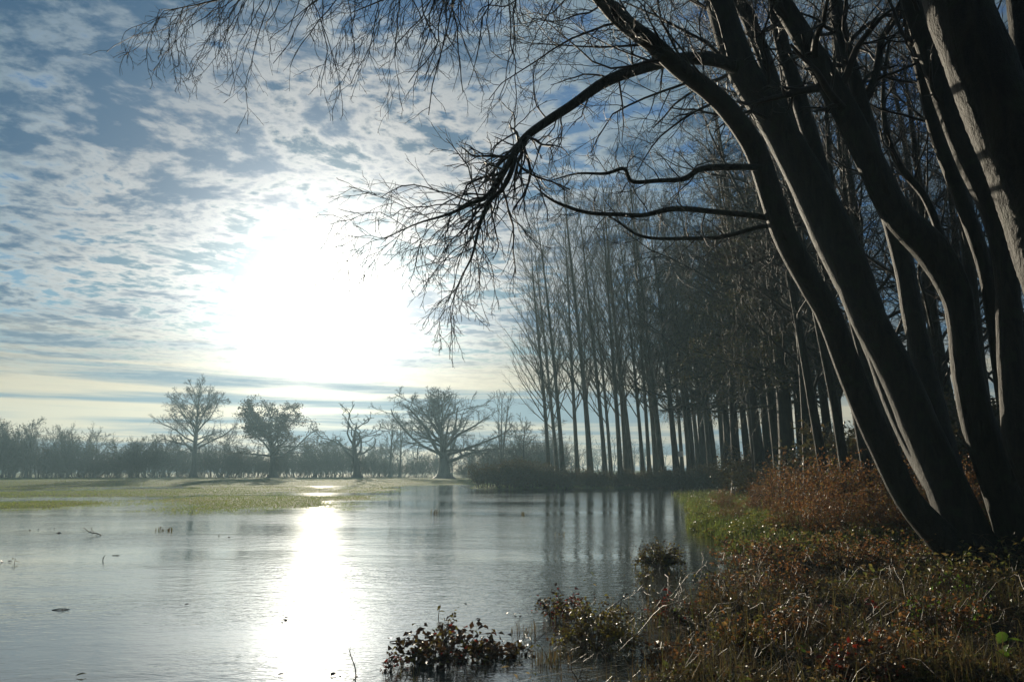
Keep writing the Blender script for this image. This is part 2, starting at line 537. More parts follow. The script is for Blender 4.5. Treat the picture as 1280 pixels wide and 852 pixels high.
def water_mat():
    m, t = new_mat('flood_water')
    p = t.node('ShaderNodeNewGeometry').outputs['Position']
    mp = t.node('ShaderNodeMapping', {'Vector': p, 'Rotation': (0, 0, math.radians(12)), 'Scale': (0.55, 1.0, 1.0)}).outputs[0]
    w1 = t.noise(mp, 5.5, 3.0, 0.55, 0.4)
    w2 = t.noise(mp, 17.0, 2.0, 0.5, 0.3)
    w0 = t.noise(mp, 1.1, 2.0, 0.5)
    calm = t.ss(t.noise(t.node('ShaderNodeMapping', {'Vector': p, 'Scale': (0.5, 1.0, 1.0)}).outputs[0], 0.13, 4.0), 0.36, 0.62, 0.22, 1.0)
    h = t.m('ADD', t.m('MULTIPLY', w0, 1.2), t.m('ADD', w1, t.m('MULTIPLY', w2, 0.42)))
    bp = t.node('ShaderNodeBump', {'Height': t.m('MULTIPLY', h, calm), 'Strength': 1.0, 'Distance': 0.0135}).outputs[0]
    silt = t.mix(t.ss(t.noise(p, 0.5, 3.0), 0.3, 0.7), (0.060, 0.064, 0.052), (0.085, 0.088, 0.070))
    b = t.node('ShaderNodeBsdfPrincipled', {'Base Color': silt, 'Roughness': 0.06, 'IOR': 1.333, 'Normal': bp, 'Coat Weight': 0.8, 'Coat IOR': 1.333, 'Coat Roughness': 0.06, 'Coat Normal': bp})
    finish(t, b.outputs[0])
    return m


def lin_axis(lo, hi, parts):
    out = [lo]
    for a, b, st in parts:
        out += list(np.arange(a, b, st))
    out.append(hi)
    return np.unique(np.array(out, float))


def grid_mesh(name, xs, ys, hf, mat):
    X, Yg = np.meshgrid(xs, ys)
    Z = hf(X, Yg)
    nx, ny = len(xs), len(ys)
    k = np.arange(nx * ny).reshape(ny, nx)
    q = np.stack([k[:-1, :-1], k[:-1, 1:], k[1:, 1:], k[1:, :-1]], -1)
    return Buf().add(np.stack([X, Yg, Z], -1), q).mesh(name, mat)


FAR = 520.0
xs = lin_axis(-FAR, FAR, [(-480, -300, 30), (-300, -80, 8), (-80, -20, 1.5), (-20, -6, 0.8), (-6, 14, 0.22), (14, 40, 0.9), (40, 120, 4), (120, 500, 30)])
ys = lin_axis(-60, FAR, [(-50, 2, 2), (2, 22, 0.2), (22, 60, 0.6), (60, 150, 1.6), (150, 420, 8), (420, 520, 25)])
ground = obj('ground', grid_mesh('ground', xs, ys, height, ground_mat()))
tag(ground, kind='structure')
water = obj('water', grid_mesh('water', np.array([-400., -100, 0, 100, 400]), np.array([-60., 0, 40, 100, 200, 420]), lambda x, y: x * 0, water_mat()))
tag(water, kind='structure')


# ============================================================ air
def haze_box():
    x0, x1, y0, y1, z0, z1 = -FAR - 5, FAR + 5, -66, FAR + 5, -2.0, 42.0
    v = [(x0, y0, z0), (x1, y0, z0), (x1, y1, z0), (x0, y1, z0), (x0, y0, z1), (x1, y0, z1), (x1, y1, z1), (x0, y1, z1)]
    f = [(0, 3, 2, 1), (4, 5, 6, 7), (0, 1, 5, 4), (1, 2, 6, 5), (2, 3, 7, 6), (3, 0, 4, 7)]
    m, t = new_mat('winter_haze')
    vol = t.node('ShaderNodeVolumePrincipled', {'Color': (0.46, 0.71, 0.86), 'Density': 0.00058, 'Anisotropy': 0.5})
    t.node('ShaderNodeOutputMaterial', {'Volume': vol.outputs[0]})
    o = obj('haze', Buf().add(v, f).mesh('haze', m, smooth=False))
    tag(o, kind='stuff')


haze_box()
# ============================================================ the leaning trees on the near bank (traced stems, in depth)
rng = np.random.default_rng(11)


def gz(x, y):
    return float(height(np.array(x), np.array(y)))


def stem_part(root, name, rows, mat, n=40, s=16, lump=0.05, base=None, flare=0.0, rg=None):
    """one stem from pixel rows, base first, as a part of root"""
    P, R = traced(rows, n)
    if base is not None:
        w = np.clip(1 - np.arange(n) / (n * 0.18), 0, 1)[:, None]
        P = P + (np.asarray(base) - P[0])[None, :] * w
    if flare:
        R = R * (1 + flare * np.exp(-np.arange(n) / (n * 0.06)))
    o = obj(name, Buf().tubes(P, R, s, lump, rg or rng).mesh(name, mat, root.location), root)
    return o, P, R


def crown_part(parent, root, src, levels, mat, rg, name='crown', sides=None):
    """repeated branching from the given (P,R) branches, joined into one crown mesh"""
    b = Buf()
    P, R = src
    for i, lv in enumerate(levels):
        P, R = grow(P, R, rg, **lv)
        b.tubes(P, R, (sides or [6, 4, 3, 3, 3])[i])
    o = obj(name, b.mesh(name, mat, root.location), parent)
    return o, P, R


# ---- the many-stemmed tree whose stems lean out over the water
bx, by = 7.45, 13.2
base = np.array((bx, by, gz(bx, by) - 0.15))
lt = thing('leaning_tree', 'large bare tree of many dark stems from one base, arching left over the water', 'tree', base)
YA = 13.0
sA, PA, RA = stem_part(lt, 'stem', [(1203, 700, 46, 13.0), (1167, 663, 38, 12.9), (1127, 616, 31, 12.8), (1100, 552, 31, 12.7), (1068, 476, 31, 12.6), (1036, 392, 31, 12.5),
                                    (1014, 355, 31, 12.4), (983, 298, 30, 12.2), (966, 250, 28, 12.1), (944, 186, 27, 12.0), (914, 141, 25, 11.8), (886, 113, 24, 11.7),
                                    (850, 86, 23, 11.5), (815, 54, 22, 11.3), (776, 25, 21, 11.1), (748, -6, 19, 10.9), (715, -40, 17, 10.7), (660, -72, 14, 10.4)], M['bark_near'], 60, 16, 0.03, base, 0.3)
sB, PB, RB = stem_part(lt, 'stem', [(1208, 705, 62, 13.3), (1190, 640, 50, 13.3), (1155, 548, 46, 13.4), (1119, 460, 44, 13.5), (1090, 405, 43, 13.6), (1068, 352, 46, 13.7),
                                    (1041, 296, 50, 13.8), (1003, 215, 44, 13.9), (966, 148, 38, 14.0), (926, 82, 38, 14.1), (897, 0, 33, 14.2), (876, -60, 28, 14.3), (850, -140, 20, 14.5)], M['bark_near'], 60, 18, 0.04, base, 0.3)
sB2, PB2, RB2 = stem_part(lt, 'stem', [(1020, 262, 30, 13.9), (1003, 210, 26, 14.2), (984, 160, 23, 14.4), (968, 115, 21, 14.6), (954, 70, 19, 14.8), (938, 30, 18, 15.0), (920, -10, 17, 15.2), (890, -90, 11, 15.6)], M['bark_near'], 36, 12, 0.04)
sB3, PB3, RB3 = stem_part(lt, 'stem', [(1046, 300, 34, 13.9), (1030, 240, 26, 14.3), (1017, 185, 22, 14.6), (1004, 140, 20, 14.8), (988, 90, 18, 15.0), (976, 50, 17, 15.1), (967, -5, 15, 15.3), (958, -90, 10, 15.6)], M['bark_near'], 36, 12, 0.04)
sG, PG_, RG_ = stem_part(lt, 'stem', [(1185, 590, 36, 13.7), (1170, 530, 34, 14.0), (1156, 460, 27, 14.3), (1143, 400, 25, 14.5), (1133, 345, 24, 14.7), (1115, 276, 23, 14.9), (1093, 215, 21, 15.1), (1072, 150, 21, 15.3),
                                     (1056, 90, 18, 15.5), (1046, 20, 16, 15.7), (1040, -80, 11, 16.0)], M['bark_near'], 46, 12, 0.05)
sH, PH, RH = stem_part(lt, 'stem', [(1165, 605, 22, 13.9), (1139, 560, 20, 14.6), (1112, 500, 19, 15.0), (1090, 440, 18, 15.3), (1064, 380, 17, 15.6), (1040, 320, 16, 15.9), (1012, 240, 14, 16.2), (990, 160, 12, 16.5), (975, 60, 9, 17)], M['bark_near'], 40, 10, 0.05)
# the arching limb and the three bare lower limbs
lB, PL, RL = stem_part(lt, 'limb', [(918, 84, 17, 13.9), (899, 77, 16, 13.6), (868, 73, 16, 13.2), (840, 76, 15.5, 12.8), (805, 84, 15, 12.3), (756, 103, 14, 11.9), (716, 131, 12.5, 11.5), (682, 153, 11.5, 11.3),
                                    (657, 172, 10.5, 11.1), (642, 194, 9, 11.0), (628, 217, 8, 10.9), (610, 244, 6.5, 10.8), (590, 254, 5, 10.7), (560, 268, 3.5, 10.6), (520, 280, 2, 10.5), (478, 300, 0.8, 10.4)], M['bark_near'], 50, 10, 0.05)
lB2, PL2, RL2 = stem_part(lt, 'limb', [(645, 186, 7, 11.05), (640, 212, 6.5, 10.95), (628, 236, 6, 10.9), (612, 252, 5.5, 10.8), (600, 280, 4.2, 10.7), (590, 320, 3, 10.6), (575, 350, 1.8, 10.5), (560, 392, 0.8, 10.4)], M['bark_near'], 30, 8, 0.05)
l1, P1, R1 = stem_part(lt, 'limb', [(962, 212, 9, 12.0), (940, 209, 8.5, 11.9), (889, 210, 8, 11.8), (872, 213, 7.5, 11.7), (854, 224, 7, 11.6), (822, 226, 6, 11.5), (790, 227, 5.5, 11.4), (780, 211, 5, 11.3), (757, 217, 4, 11.2), (721, 217, 2.6, 11.1), (688, 226, 1.2, 11.0)], M['bark_near'], 40, 8, 0.06)
l2, P2, R2 = stem_part(lt, 'limb', [(972, 276, 9, 12.2), (945, 270, 8, 12.2), (904, 266, 7.5, 12.1), (845, 261, 7, 12.0), (805, 269, 6, 11.9), (770, 268, 5.5, 11.8), (736, 266, 5, 11.7), (706, 257, 4.4, 11.6), (684, 246, 3, 11.5), (664, 228, 1, 11.4)], M['bark_near'], 40, 8, 0.06)
l3, P3, R3 = stem_part(lt, 'limb', [(974, 284, 7, 12.5), (953, 283, 6, 12.6), (904, 296, 5.5, 12.7), (864, 298, 5, 12.8), (805, 296, 4, 12.9), (771, 276, 2.5, 13.0), (748, 262, 1, 13.1)], M['bark_near'], 36, 8, 0.06)
# the drooping limb that leaves the frame and comes back as hanging twigs
lD, PD, RD = stem_part(lt, 'limb', [(665, -70, 13, 10.4), (600, -72, 10, 10.2), (520, -62, 8, 10.0), (440, -42, 6, 9.8), (360, -24, 5, 9.6), (300, -8, 3.6, 9.5), (255, 4, 2.0, 9.4), (205, 14, 0.8, 9.3)], M['bark_near'], 50, 8, 0.04)
lE, PE, RE = stem_part(lt, 'limb', [(700, -52, 10, 10.6), (660, -50, 8, 10.2), (610, -40, 6, 9.8), (560, -26, 4.5, 9.5), (500, -8, 2.6, 9.3), (440, 16, 1, 9.2)], M['bark_near'], 30, 8, 0.04)
tw = M['twig']
r1 = np.random.default_rng(5)
# fan of twigs at the end of the arching limb
crown_part(lB, lt, (PL[24:], RL[24:]), [dict(k=32, t=(0.02, 1), ang=(25, 75), ln=1.35, fall=0.25, n=9, wander=0.16, trop=-0.05, rr=0.42, rmin=0.0055, tip=0.45, absolute=True),
                                        dict(k=9, t=(0.12, 1), ang=(18, 55), ln=0.52, fall=0.4, n=6, wander=0.16, trop=-0.05, rr=0.62, rmin=0.0042, tip=0.5),
                                        dict(k=4, t=(0.2, 1), ang=(18, 50), ln=0.42, fall=0.4, n=4, wander=0.14, trop=-0.02, rr=0.7, rmin=0.0034)], tw, r1)
crown_part(lB2, lt, (PL2[8:], RL2[8:]), [dict(k=20, t=(0.05, 1), ang=(20, 60), ln=1.2, fall=0.25, n=9, wander=0.16, trop=-0.10, rr=0.45, rmin=0.0055, tip=0.45, absolute=True),
                                         dict(k=7, t=(0.15, 1), ang=(18, 50), ln=0.5, fall=0.4, n=6, wander=0.16, trop=-0.06, rr=0.62, rmin=0.0042),
                                         dict(k=3, t=(0.2, 1), ang=(18, 50), ln=0.42, fall=0.4, n=4, wander=0.14, trop=-0.02, rr=0.7, rmin=0.0034)], tw, r1)
# a few thin side shoots along the arch
crown_part(lB, lt, (PL[6:26], RL[6:26]), [dict(k=13, t=(0.05, 1), ang=(35, 80), ln=1.0, fall=0.2, n=8, wander=0.2, trop=0.02, rr=0.2, rmin=0.0055, absolute=True),
                                          dict(k=6, t=(0.15, 1), ang=(20, 60), ln=0.5, fall=0.4, n=6, wander=0.18, rr=0.6, rmin=0.0042),
                                          dict(k=3, t=(0.2, 1), ang=(20, 55), ln=0.45, fall=0.4, n=4, wander=0.14, rr=0.7, rmin=0.0034)], tw, r1)
for L, Pp, Rp in ((l1, P1, R1), (l2, P2, R2), (l3, P3, R3)):
    crown_part(L, lt, (Pp[8:], Rp[8:]), [dict(k=20, t=(0.02, 1), ang=(35, 80), ln=0.75, fall=0.3, n=8, wander=0.22, trop=0.02, rr=0.28, rmin=0.005, absolute=True),
                                         dict(k=5, t=(0.2, 1), ang=(25, 60), ln=0.5, fall=0.3, n=5, wander=0.2, rr=0.6, rmin=0.0035),
                                         dict(k=3, t=(0.2, 1), ang=(25, 60), ln=0.5, fall=0.3, n=4, wander=0.2, rr=0.6, rmin=0.003)], tw, r1)
# hanging curtain of twigs along the top of the picture
for L, Pp, Rp, kk in ((lD, PD, RD, 54), (lE, PE, RE, 36)):
    crown_part(L, lt, (Pp[4:], Rp[4:]), [dict(k=kk, t=(0.02, 1), ang=(25, 85), ln=2.25, fall=0.5, n=13, wander=0.19, trop=-0.15, rr=0.30, rmin=0.0042, tip=0.4, absolute=True, bias=(-0.15, 0.0, -0.35)),
                                         dict(k=8, t=(0.08, 1), ang=(16, 55), ln=0.28, fall=0.35, n=7, wander=0.17, trop=-0.08, rr=0.62, rmin=0.0033, tip=0.5),
                                         dict(k=3, t=(0.15, 1), ang=(20, 60), ln=0.42, fall=0.3, n=5, wander=0.2, trop=-0.03, rr=0.7, rmin=0.0026)], tw, r1)
# crowns of the higher stems
for st, Pp, Rp, kk, ln in ((sA, PA[34:], RA[34:], 22, 2.2), (sB, PB[36:], RB[36:], 16, 2.6), (sB2, PB2[10:], RB2[10:], 12, 2.4), (sB3, PB3[12:], RB3[12:], 10, 2.2), (sG, PG_[24:], RG_[24:], 12, 2.2), (sH, PH[22:], RH[22:], 10, 1.8)):
    crown_part(st, lt, (Pp, Rp), [dict(k=kk, t=(0.1, 1), ang=(35, 75), ln=ln, fall=0.2, n=9, wander=0.19, trop=0.0, rr=0.15, rmin=0.007, absolute=True, bias=(-0.35, 0.2, 0)),
                                  dict(k=10, t=(0.12, 1), ang=(25, 60), ln=0.48, fall=0.4, n=7, wander=0.17, trop=-0.02, rr=0.55, rmin=0.0055),
                                  dict(k=7, t=(0.2, 1), ang=(20, 55), ln=0.45, fall=0.4, n=4, wander=0.16, rr=0.65, rmin=0.004)], tw, r1)

# ---- second leaning tree, right of it, forking high up
bx, by = 8.25, 13.0
base = np.array((bx, by, gz(bx, by) - 0.15))
lc = thing('leaning_tree', 'bare tree with a bowed dark trunk forking high up, right of the many-stemmed tree', 'tree', base)
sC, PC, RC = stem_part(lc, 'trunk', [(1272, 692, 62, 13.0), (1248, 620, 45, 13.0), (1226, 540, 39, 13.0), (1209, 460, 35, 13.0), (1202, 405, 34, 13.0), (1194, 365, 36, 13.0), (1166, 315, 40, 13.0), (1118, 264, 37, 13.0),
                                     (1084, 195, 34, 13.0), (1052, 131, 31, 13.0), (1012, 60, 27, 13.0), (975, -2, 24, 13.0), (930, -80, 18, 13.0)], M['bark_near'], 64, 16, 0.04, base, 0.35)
sC1, PC1, RC1 = stem_part(lc, 'limb', [(1090, 190, 24, 13.0), (1080, 140, 19, 13.2), (1070, 105, 17, 13.3), (1058, 62, 16, 13.4), (1048, 15, 14, 13.5), (1042, -60, 9, 13.7)], M['bark_near'], 30, 10, 0.04)
sC2, PC2, RC2 = stem_part(lc, 'limb', [(1076, 135, 13, 13.2), (1090, 108, 11, 13.3), (1098, 75, 10, 13.4), (1103, 48, 9, 13.4), (1126, 12, 8, 13.5), (1140, -40, 5, 13.6)], M['bark_near'], 30, 8, 0.05)
sC3, PC3, RC3 = stem_part(lc, 'limb', [(1182, 335, 12, 13.1), (1174, 290, 10, 13.3), (1156, 246, 9, 13.5), (1125, 208, 8.5, 13.7), (1108, 165, 7, 13.9), (1104, 110, 5, 14.1), (1112, 50, 3, 14.3)], M['bark_near'], 30, 8, 0.05)
for st, Pp, Rp, kk in ((sC, PC[40:], RC[40:], 10), (sC1, PC1[8:], RC1[8:], 9), (sC2, PC2, RC2, 9), (sC3, PC3[8:], RC3[8:], 9)):
    crown_part(st, lc, (Pp, Rp), [dict(k=kk, t=(0.1, 1), ang=(30, 70), ln=1.5, fall=0.2, n=9, wander=0.18, trop=0.05, rr=0.4, rmin=0.009, absolute=True),
                                  dict(k=6, t=(0.15, 1), ang=(25, 60), ln=0.48, fall=0.4, n=7, wander=0.18, rr=0.55, rmin=0.0055),
                                  dict(k=4, t=(0.2, 1), ang=(20, 55), ln=0.45, fall=0.4, n=4, wander=0.16, rr=0.65, rmin=0.004)], tw, r1)

# ---- twin-trunk tree at the right edge
bx, by = 8.05, 12.0
base = np.array((bx + 0.15, by, gz(bx, by) - 0.15))
le = thing('leaning_tree', 'bare tree of two close parallel trunks rising along the right edge of the wood', 'tree', base)
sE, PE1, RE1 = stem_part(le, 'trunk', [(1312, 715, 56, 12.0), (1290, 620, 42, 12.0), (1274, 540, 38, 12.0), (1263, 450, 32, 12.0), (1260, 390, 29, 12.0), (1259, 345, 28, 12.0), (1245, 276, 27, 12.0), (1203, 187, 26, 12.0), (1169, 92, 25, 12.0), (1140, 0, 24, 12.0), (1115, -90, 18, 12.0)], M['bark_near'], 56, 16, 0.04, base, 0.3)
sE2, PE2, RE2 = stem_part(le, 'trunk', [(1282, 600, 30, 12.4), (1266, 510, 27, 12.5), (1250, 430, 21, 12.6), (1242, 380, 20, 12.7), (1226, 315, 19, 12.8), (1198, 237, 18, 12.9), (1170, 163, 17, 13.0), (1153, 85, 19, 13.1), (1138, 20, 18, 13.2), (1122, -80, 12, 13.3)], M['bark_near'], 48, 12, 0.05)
for st, Pp, Rp in ((sE, PE1[40:], RE1[40:]), (sE2, PE2[28:], RE2[28:])):
    crown_part(st, le, (Pp, Rp), [dict(k=8, t=(0.1, 1), ang=(35, 70), ln=1.6, fall=0.2, n=9, wander=0.18, trop=0.03, rr=0.25, rmin=0.008, absolute=True),
                                  dict(k=6, t=(0.15, 1), ang=(25, 60), ln=0.48, fall=0.4, n=7, wander=0.18, rr=0.55, rmin=0.005)], tw, r1)

# ---- thick rough-barked trunk closest to the camera
base = np.array((5.75, 6.7, gz(5.75, 6.7) - 0.15))
ld = thing('leaning_tree', 'thick rough-barked trunk slanting across the top right corner, forked near its top', 'tree', base)
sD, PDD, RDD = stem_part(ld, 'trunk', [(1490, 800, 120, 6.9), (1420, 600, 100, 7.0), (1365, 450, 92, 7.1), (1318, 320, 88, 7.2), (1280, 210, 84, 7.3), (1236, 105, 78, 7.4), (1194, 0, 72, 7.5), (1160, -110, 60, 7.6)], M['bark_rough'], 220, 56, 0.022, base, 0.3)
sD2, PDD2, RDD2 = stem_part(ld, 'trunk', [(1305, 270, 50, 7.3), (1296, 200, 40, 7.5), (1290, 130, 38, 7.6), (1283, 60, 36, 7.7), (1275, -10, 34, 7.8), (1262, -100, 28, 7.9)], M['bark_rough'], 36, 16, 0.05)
crown_part(sD, ld, (PDD[160:], RDD[160:]), [dict(k=4, t=(0.4, 1), ang=(40, 70), ln=1.0, fall=0.2, n=8, wander=0.18, trop=0.1, rr=0.12, rmin=0.008, absolute=True),
                                          dict(k=5, t=(0.2, 1), ang=(25, 60), ln=0.5, fall=0.4, n=6, wander=0.18, rr=0.55, rmin=0.004)], tw, r1)

# surface roots spreading from the three bases
for rt, wd, nr in ((lt, 0.42, 7), (lc, 0.32, 5), (le, 0.28, 4)):
    o = np.array(rt.location)
    for i in range(nr):
        a = i * 6.283 / nr + rng.uniform(-0.3, 0.3)
        L = rng.uniform(0.7, 1.5)
        t = np.linspace(0, 1, 10)
        x = o[0] + np.cos(a) * (wd * 0.5 + t * L) + np.sin(t * 4 + i) * 0.08
        y = o[1] + np.sin(a) * (wd * 0.5 + t * L) + np.cos(t * 5 + i) * 0.08
        z = height(x, y) + 0.34 * (1 - t) ** 2.2 - 0.10 * t
        P = np.stack([x, y, z], 1)
        obj('root', Buf().tubes(P, np.interp(t, [0, .3, 1], [0.17, 0.09, 0.025]), 8, 0.07, rng).mesh('root', M['bark_near'], o), rt)

# ---- slender trunks leaning the same way behind the many-stemmed tree
r2 = np.random.default_rng(21)
slim_labels = ['thin leaning trunk furthest left of the four behind the many-stemmed tree', 'thin leaning trunk second from the left behind the many-stemmed tree',
               'thin leaning trunk third from the left behind the many-stemmed tree', 'thin leaning trunk tight against the stems of the many-stemmed tree']
for i, rows in enumerate(([(1034, 592, 13, 24), (1018, 520, 11, 24), (1004, 440, 10, 24), (988, 350, 9, 24), (968, 250, 7, 24), (950, 150, 4, 24)],
                          [(1058, 590, 13, 22), (1044, 510, 11, 22), (1026, 420, 10, 22), (1008, 330, 9, 22), (985, 230, 7, 22), (965, 130, 4, 22)],
                          [(1088, 600, 14, 21), (1072, 520, 12, 21), (1054, 430, 11, 21), (1030, 330, 9, 21), (1005, 220, 7, 21), (990, 110, 4, 21)],
                          [(1128, 610, 14, 19), (1100, 525, 12, 19), (1074, 430, 11, 19), (1052, 340, 9, 19), (1040, 240, 8, 19), (1032, 120, 5, 19)])):
    p0 = pt(*rows[0][:2], rows[0][3])
    base = np.array((p0[0] + 0.1, rows[0][3], gz(p0[0], rows[0][3]) - 0.1))
    st = thing('slender_tree', slim_labels[i], 'tree', base, 'slender trunks behind the leaning tree')
    o, Pp, Rp = stem_part(st, 'trunk', rows, M['bark_near'], 36, 10, 0.06, base, 0.2)
    crown_part(st, st, (Pp[14:], Rp[14:]), [dict(k=14, t=(0.1, 1), ang=(30, 65), ln=2.4, fall=0.3, n=8, wander=0.16, trop=0.03, rr=0.3, rmin=0.010, absolute=True),
                                            dict(k=7, t=(0.15, 1), ang=(25, 60), ln=0.45, fall=0.4, n=5, wander=0.17, rr=0.55, rmin=0.007),
                                            dict(k=4, t=(0.2, 1), ang=(20, 55), ln=0.45, fall=0.4, n=3, wander=0.16, rr=0.65, rmin=0.006)], tw, r2)


# ============================================================ tree kinds built once at the origin
def trunk_path(H, rg, lean=(0, 0), wob=0.02, n=24):
    t = np.linspace(0, 1, n)
    P = np.zeros((n, 3))
    P[:, 2] = t * H
    for a in (0, 1):
        P[:, a] = lean[a] * H * t ** 1.3 + wob * H * (np.sin(t * rg.uniform(3, 5) + rg.uniform(0, 6)) - math.sin(0)) * t
    return P


def make_tree(name, P, R, levels, bark, twig, rg, s=10, lump=0.05, sides=None, leaf=None):
    """a thing at the origin: trunk, crown (and foliage)"""
    root = thing(name, None, 'tree', (0, 0, 0))
    R = R * (1 + 0.5 * np.exp(-np.arange(len(R)) / (len(R) * 0.05)))
    ch = [obj('trunk', Buf().tubes(P, R, s, lump, rg).mesh('trunk', bark), root)]
    b = Buf()
    Pc, Rc = P, R
    ends = []
    for i, lv in enumerate(levels):
        Pc, Rc = grow(Pc, Rc, rg, **lv)
        b.tubes(Pc, Rc, (sides or [6, 4, 3, 3, 3])[i])
        ends.append(Pc)
    ch.append(obj('crown', b.mesh('crown', twig), root))
    if leaf:
        mat, cnt, size, lv, zr = leaf
        E = ends[lv].reshape(-1, 3)
        E = E[(E[:, 2] > zr[0]) & (E[:, 2] < zr[1])]
        E = E[rg.integers(0, len(E), cnt)] + rg.normal(0, size * 0.8, (cnt, 3))
        ch.append(obj('foliage', Buf().leaves(E, size * rg.uniform(0.6, 1.3, cnt), rg, up=0.2, droop=0.4).mesh('foliage', mat, smooth=False), root))
    return root, ch


# ---- poplars
r3 = np.random.default_rng(33)
poplars = []
for i in range(4):
    H = 29.0
    P = trunk_path(H, r3, (r3.uniform(-0.10, -0.04), r3.uniform(-0.02, 0.02)), 0.006, 30)
    R = np.interp(np.linspace(0, 1, 30), [0, 0.05, 0.4, 0.8, 1], [0.29, 0.245, 0.17, 0.08, 0.02])
    poplars.append(make_tree('poplar_tree', P, R, [
        dict(k=42, t=(0.22, 0.98), ang=(22, 48), ln=9.0, fall=0.66, n=8, wander=0.05, trop=0.05, rr=0.33, rmin=0.022, tip=0.3, absolute=True),
        dict(k=9, t=(0.15, 1), ang=(18, 45), ln=0.34, fall=0.45, n=5, wander=0.09, trop=0.05, rr=0.5, rmin=0.013),
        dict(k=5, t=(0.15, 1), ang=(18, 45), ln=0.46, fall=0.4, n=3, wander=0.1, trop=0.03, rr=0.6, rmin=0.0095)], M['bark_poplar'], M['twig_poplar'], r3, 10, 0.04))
spots = [(686, 84), (704, 80), (722, 90), (738, 80), (757, 82), (764, 92), (776, 79), (790, 90), (804, 80), (820, 90), (828, 80), (845, 83), (862, 81), (874, 90), (888, 79), (905, 86), (697, 92), (812, 86), (853, 92), (783, 84)]
order = sorted(range(len(spots)), key=lambda i: spots[i][0])
ordw = 'first second third fourth fifth sixth seventh eighth ninth tenth eleventh twelfth thirteenth fourteenth fifteenth sixteenth seventeenth eighteenth nineteenth twentieth twenty-first twenty-second twenty-third twenty-fourth'.split()
for j, i in enumerate(order):
    px, Y = spots[i]
    x = (px - 640) / F * Y / math.cos(TH) * 1.0
    x = pt(px, 585, Y)[0]
    k = j % 4
    lab = f'tall bare poplar, {ordw[j]} from the open end of the row on the far bank'
    loc = (x, Y, gz(x, Y) - 0.05)
    sc = r3.uniform(0.98, 1.16) * (0.84 if px < 690 else 0.92 if px < 715 else 1.0)
    if j < 4:
        root, ch = poplars[k]
        root.rotation_euler = (0, 0, r3.uniform(-0.4, 0.4))
        root.location = loc
        root.scale = (sc, sc, sc)
        tag(root, lab, None, 'poplars in a row on the far bank')
    else:
        dup(*poplars[k], loc, r3.uniform(-0.6, 0.6), (sc * r3.uniform(0.8, 1.15), sc * r3.uniform(0.8, 1.15), sc), lab, 'poplars in a row on the far bank')

# ---- dark ivy-grown trees of the wood
r4 = np.random.default_rng(44)
woods = []
for i in range(3):
    H = 20.0
    P = trunk_path(H, r4, (r4.uniform(-0.10, -0.03), 0), 0.012, 26)
    R = np.interp(np.linspace(0, 1, 26), [0, 0.06, 0.5, 0.85, 1], [0.35, 0.28, 0.19, 0.08, 0.02])
    woods.append(make_tree('ivy_clad_tree', P, R, [
        dict(k=34, t=(0.28, 0.98), ang=(35, 80), ln=5.6, fall=0.5, n=9, wander=0.13, trop=-0.015, rr=0.36, rmin=0.022, tip=0.3, absolute=True),
        dict(k=10, t=(0.12, 1), ang=(30, 70), ln=0.34, fall=0.4, n=6, wander=0.16, trop=-0.09, rr=0.5, rmin=0.012),
        dict(k=6, t=(0.15, 1), ang=(25, 60), ln=0.5, fall=0.4, n=4, wander=0.14, trop=-0.12, rr=0.6, rmin=0.009)], M['bark_near'], M['twig'], r4, 10, 0.06, None,
        (M['ivy'], 7000, 0.13, 1, (4.5, 18.0))))
wspots = [(846, 70), (866, 58), (880, 66), (893, 52), (908, 60), (922, 47), (936, 55), (950, 43), (962, 50), (975, 38), (990, 46), (1005, 36), (1018, 42), (1040, 34), (912, 72), (945, 68), (980, 62), (1025, 56)]
wl = ['dark ivy-grown tree in the dense wood, its trunk lost among neighbours right of the poplars']
for j, (px, Y) in enumerate(wspots):
    x = pt(px, 585, Y)[0]
    if gz(x, Y) < 0.12:                      # keep every trunk on dry ground: the far bank
        Y = 80 + (j * 5) % 11
        x = pt(px, 585, Y)[0]
    sc = r4.uniform(0.85, 1.05) * np.interp(Y, [33, 60, 90], [0.80, 1.12, 1.45])
    loc = (x, Y, gz(x, Y) - 0.05)
    if j < 3:
        root, ch = woods[j]
        root.location = loc
        root.scale = (sc,) * 3
        root.rotation_euler = (0, 0, r4.uniform(-0.7, 0.7))
        tag(root, wl[0], None, 'dark trees of the dense wood')
    else:
        dup(*woods[j % 3], loc, r4.uniform(-0.8, 0.8), sc, wl[0], 'dark trees of the dense wood')

# ---- bare spreading trees behind the leaning ones
r5 = np.random.default_rng(55)
bares = []
for i in range(3):
    H = 15.0
    P = trunk_path(H, r5, (r5.uniform(-0.12, 0.0), 0), 0.02, 24)
    R = np.interp(np.linspace(0, 1, 24), [0, 0.06, 0.5, 0.85, 1], [0.26, 0.20, 0.14, 0.06, 0.015])
    bares.append(make_tree('bare_tree', P, R, [
        dict(k=18, t=(0.25, 0.98), ang=(25, 60), ln=5.4, fall=0.45, n=10, wander=0.12, trop=0.05, rr=0.36, rmin=0.018, tip=0.25, absolute=True),
        dict(k=10, t=(0.15, 1), ang=(25, 60), ln=0.40, fall=0.4, n=7, wander=0.16, trop=0.02, rr=0.5, rmin=0.009),
        dict(k=8, t=(0.15, 1), ang=(25, 60), ln=0.46, fall=0.4, n=4, wander=0.16, trop=0.0, rr=0.6, rmin=0.006),
        dict(k=3, t=(0.2, 1), ang=(25, 60), ln=0.5, fall=0.4, n=3, wander=0.14, trop=0.0, rr=0.7, rmin=0.005)], M['bark_near'], M['twig'], r5, 10, 0.05))
bspots = [(1010, 29), (1085, 26), (1122, 24), (1178, 22), (1226, 29), (1262, 33), (1300, 23), (1150, 33), (1200, 38), (1050, 33), (1240, 21), (950, 44), (985, 36), (922, 50)]
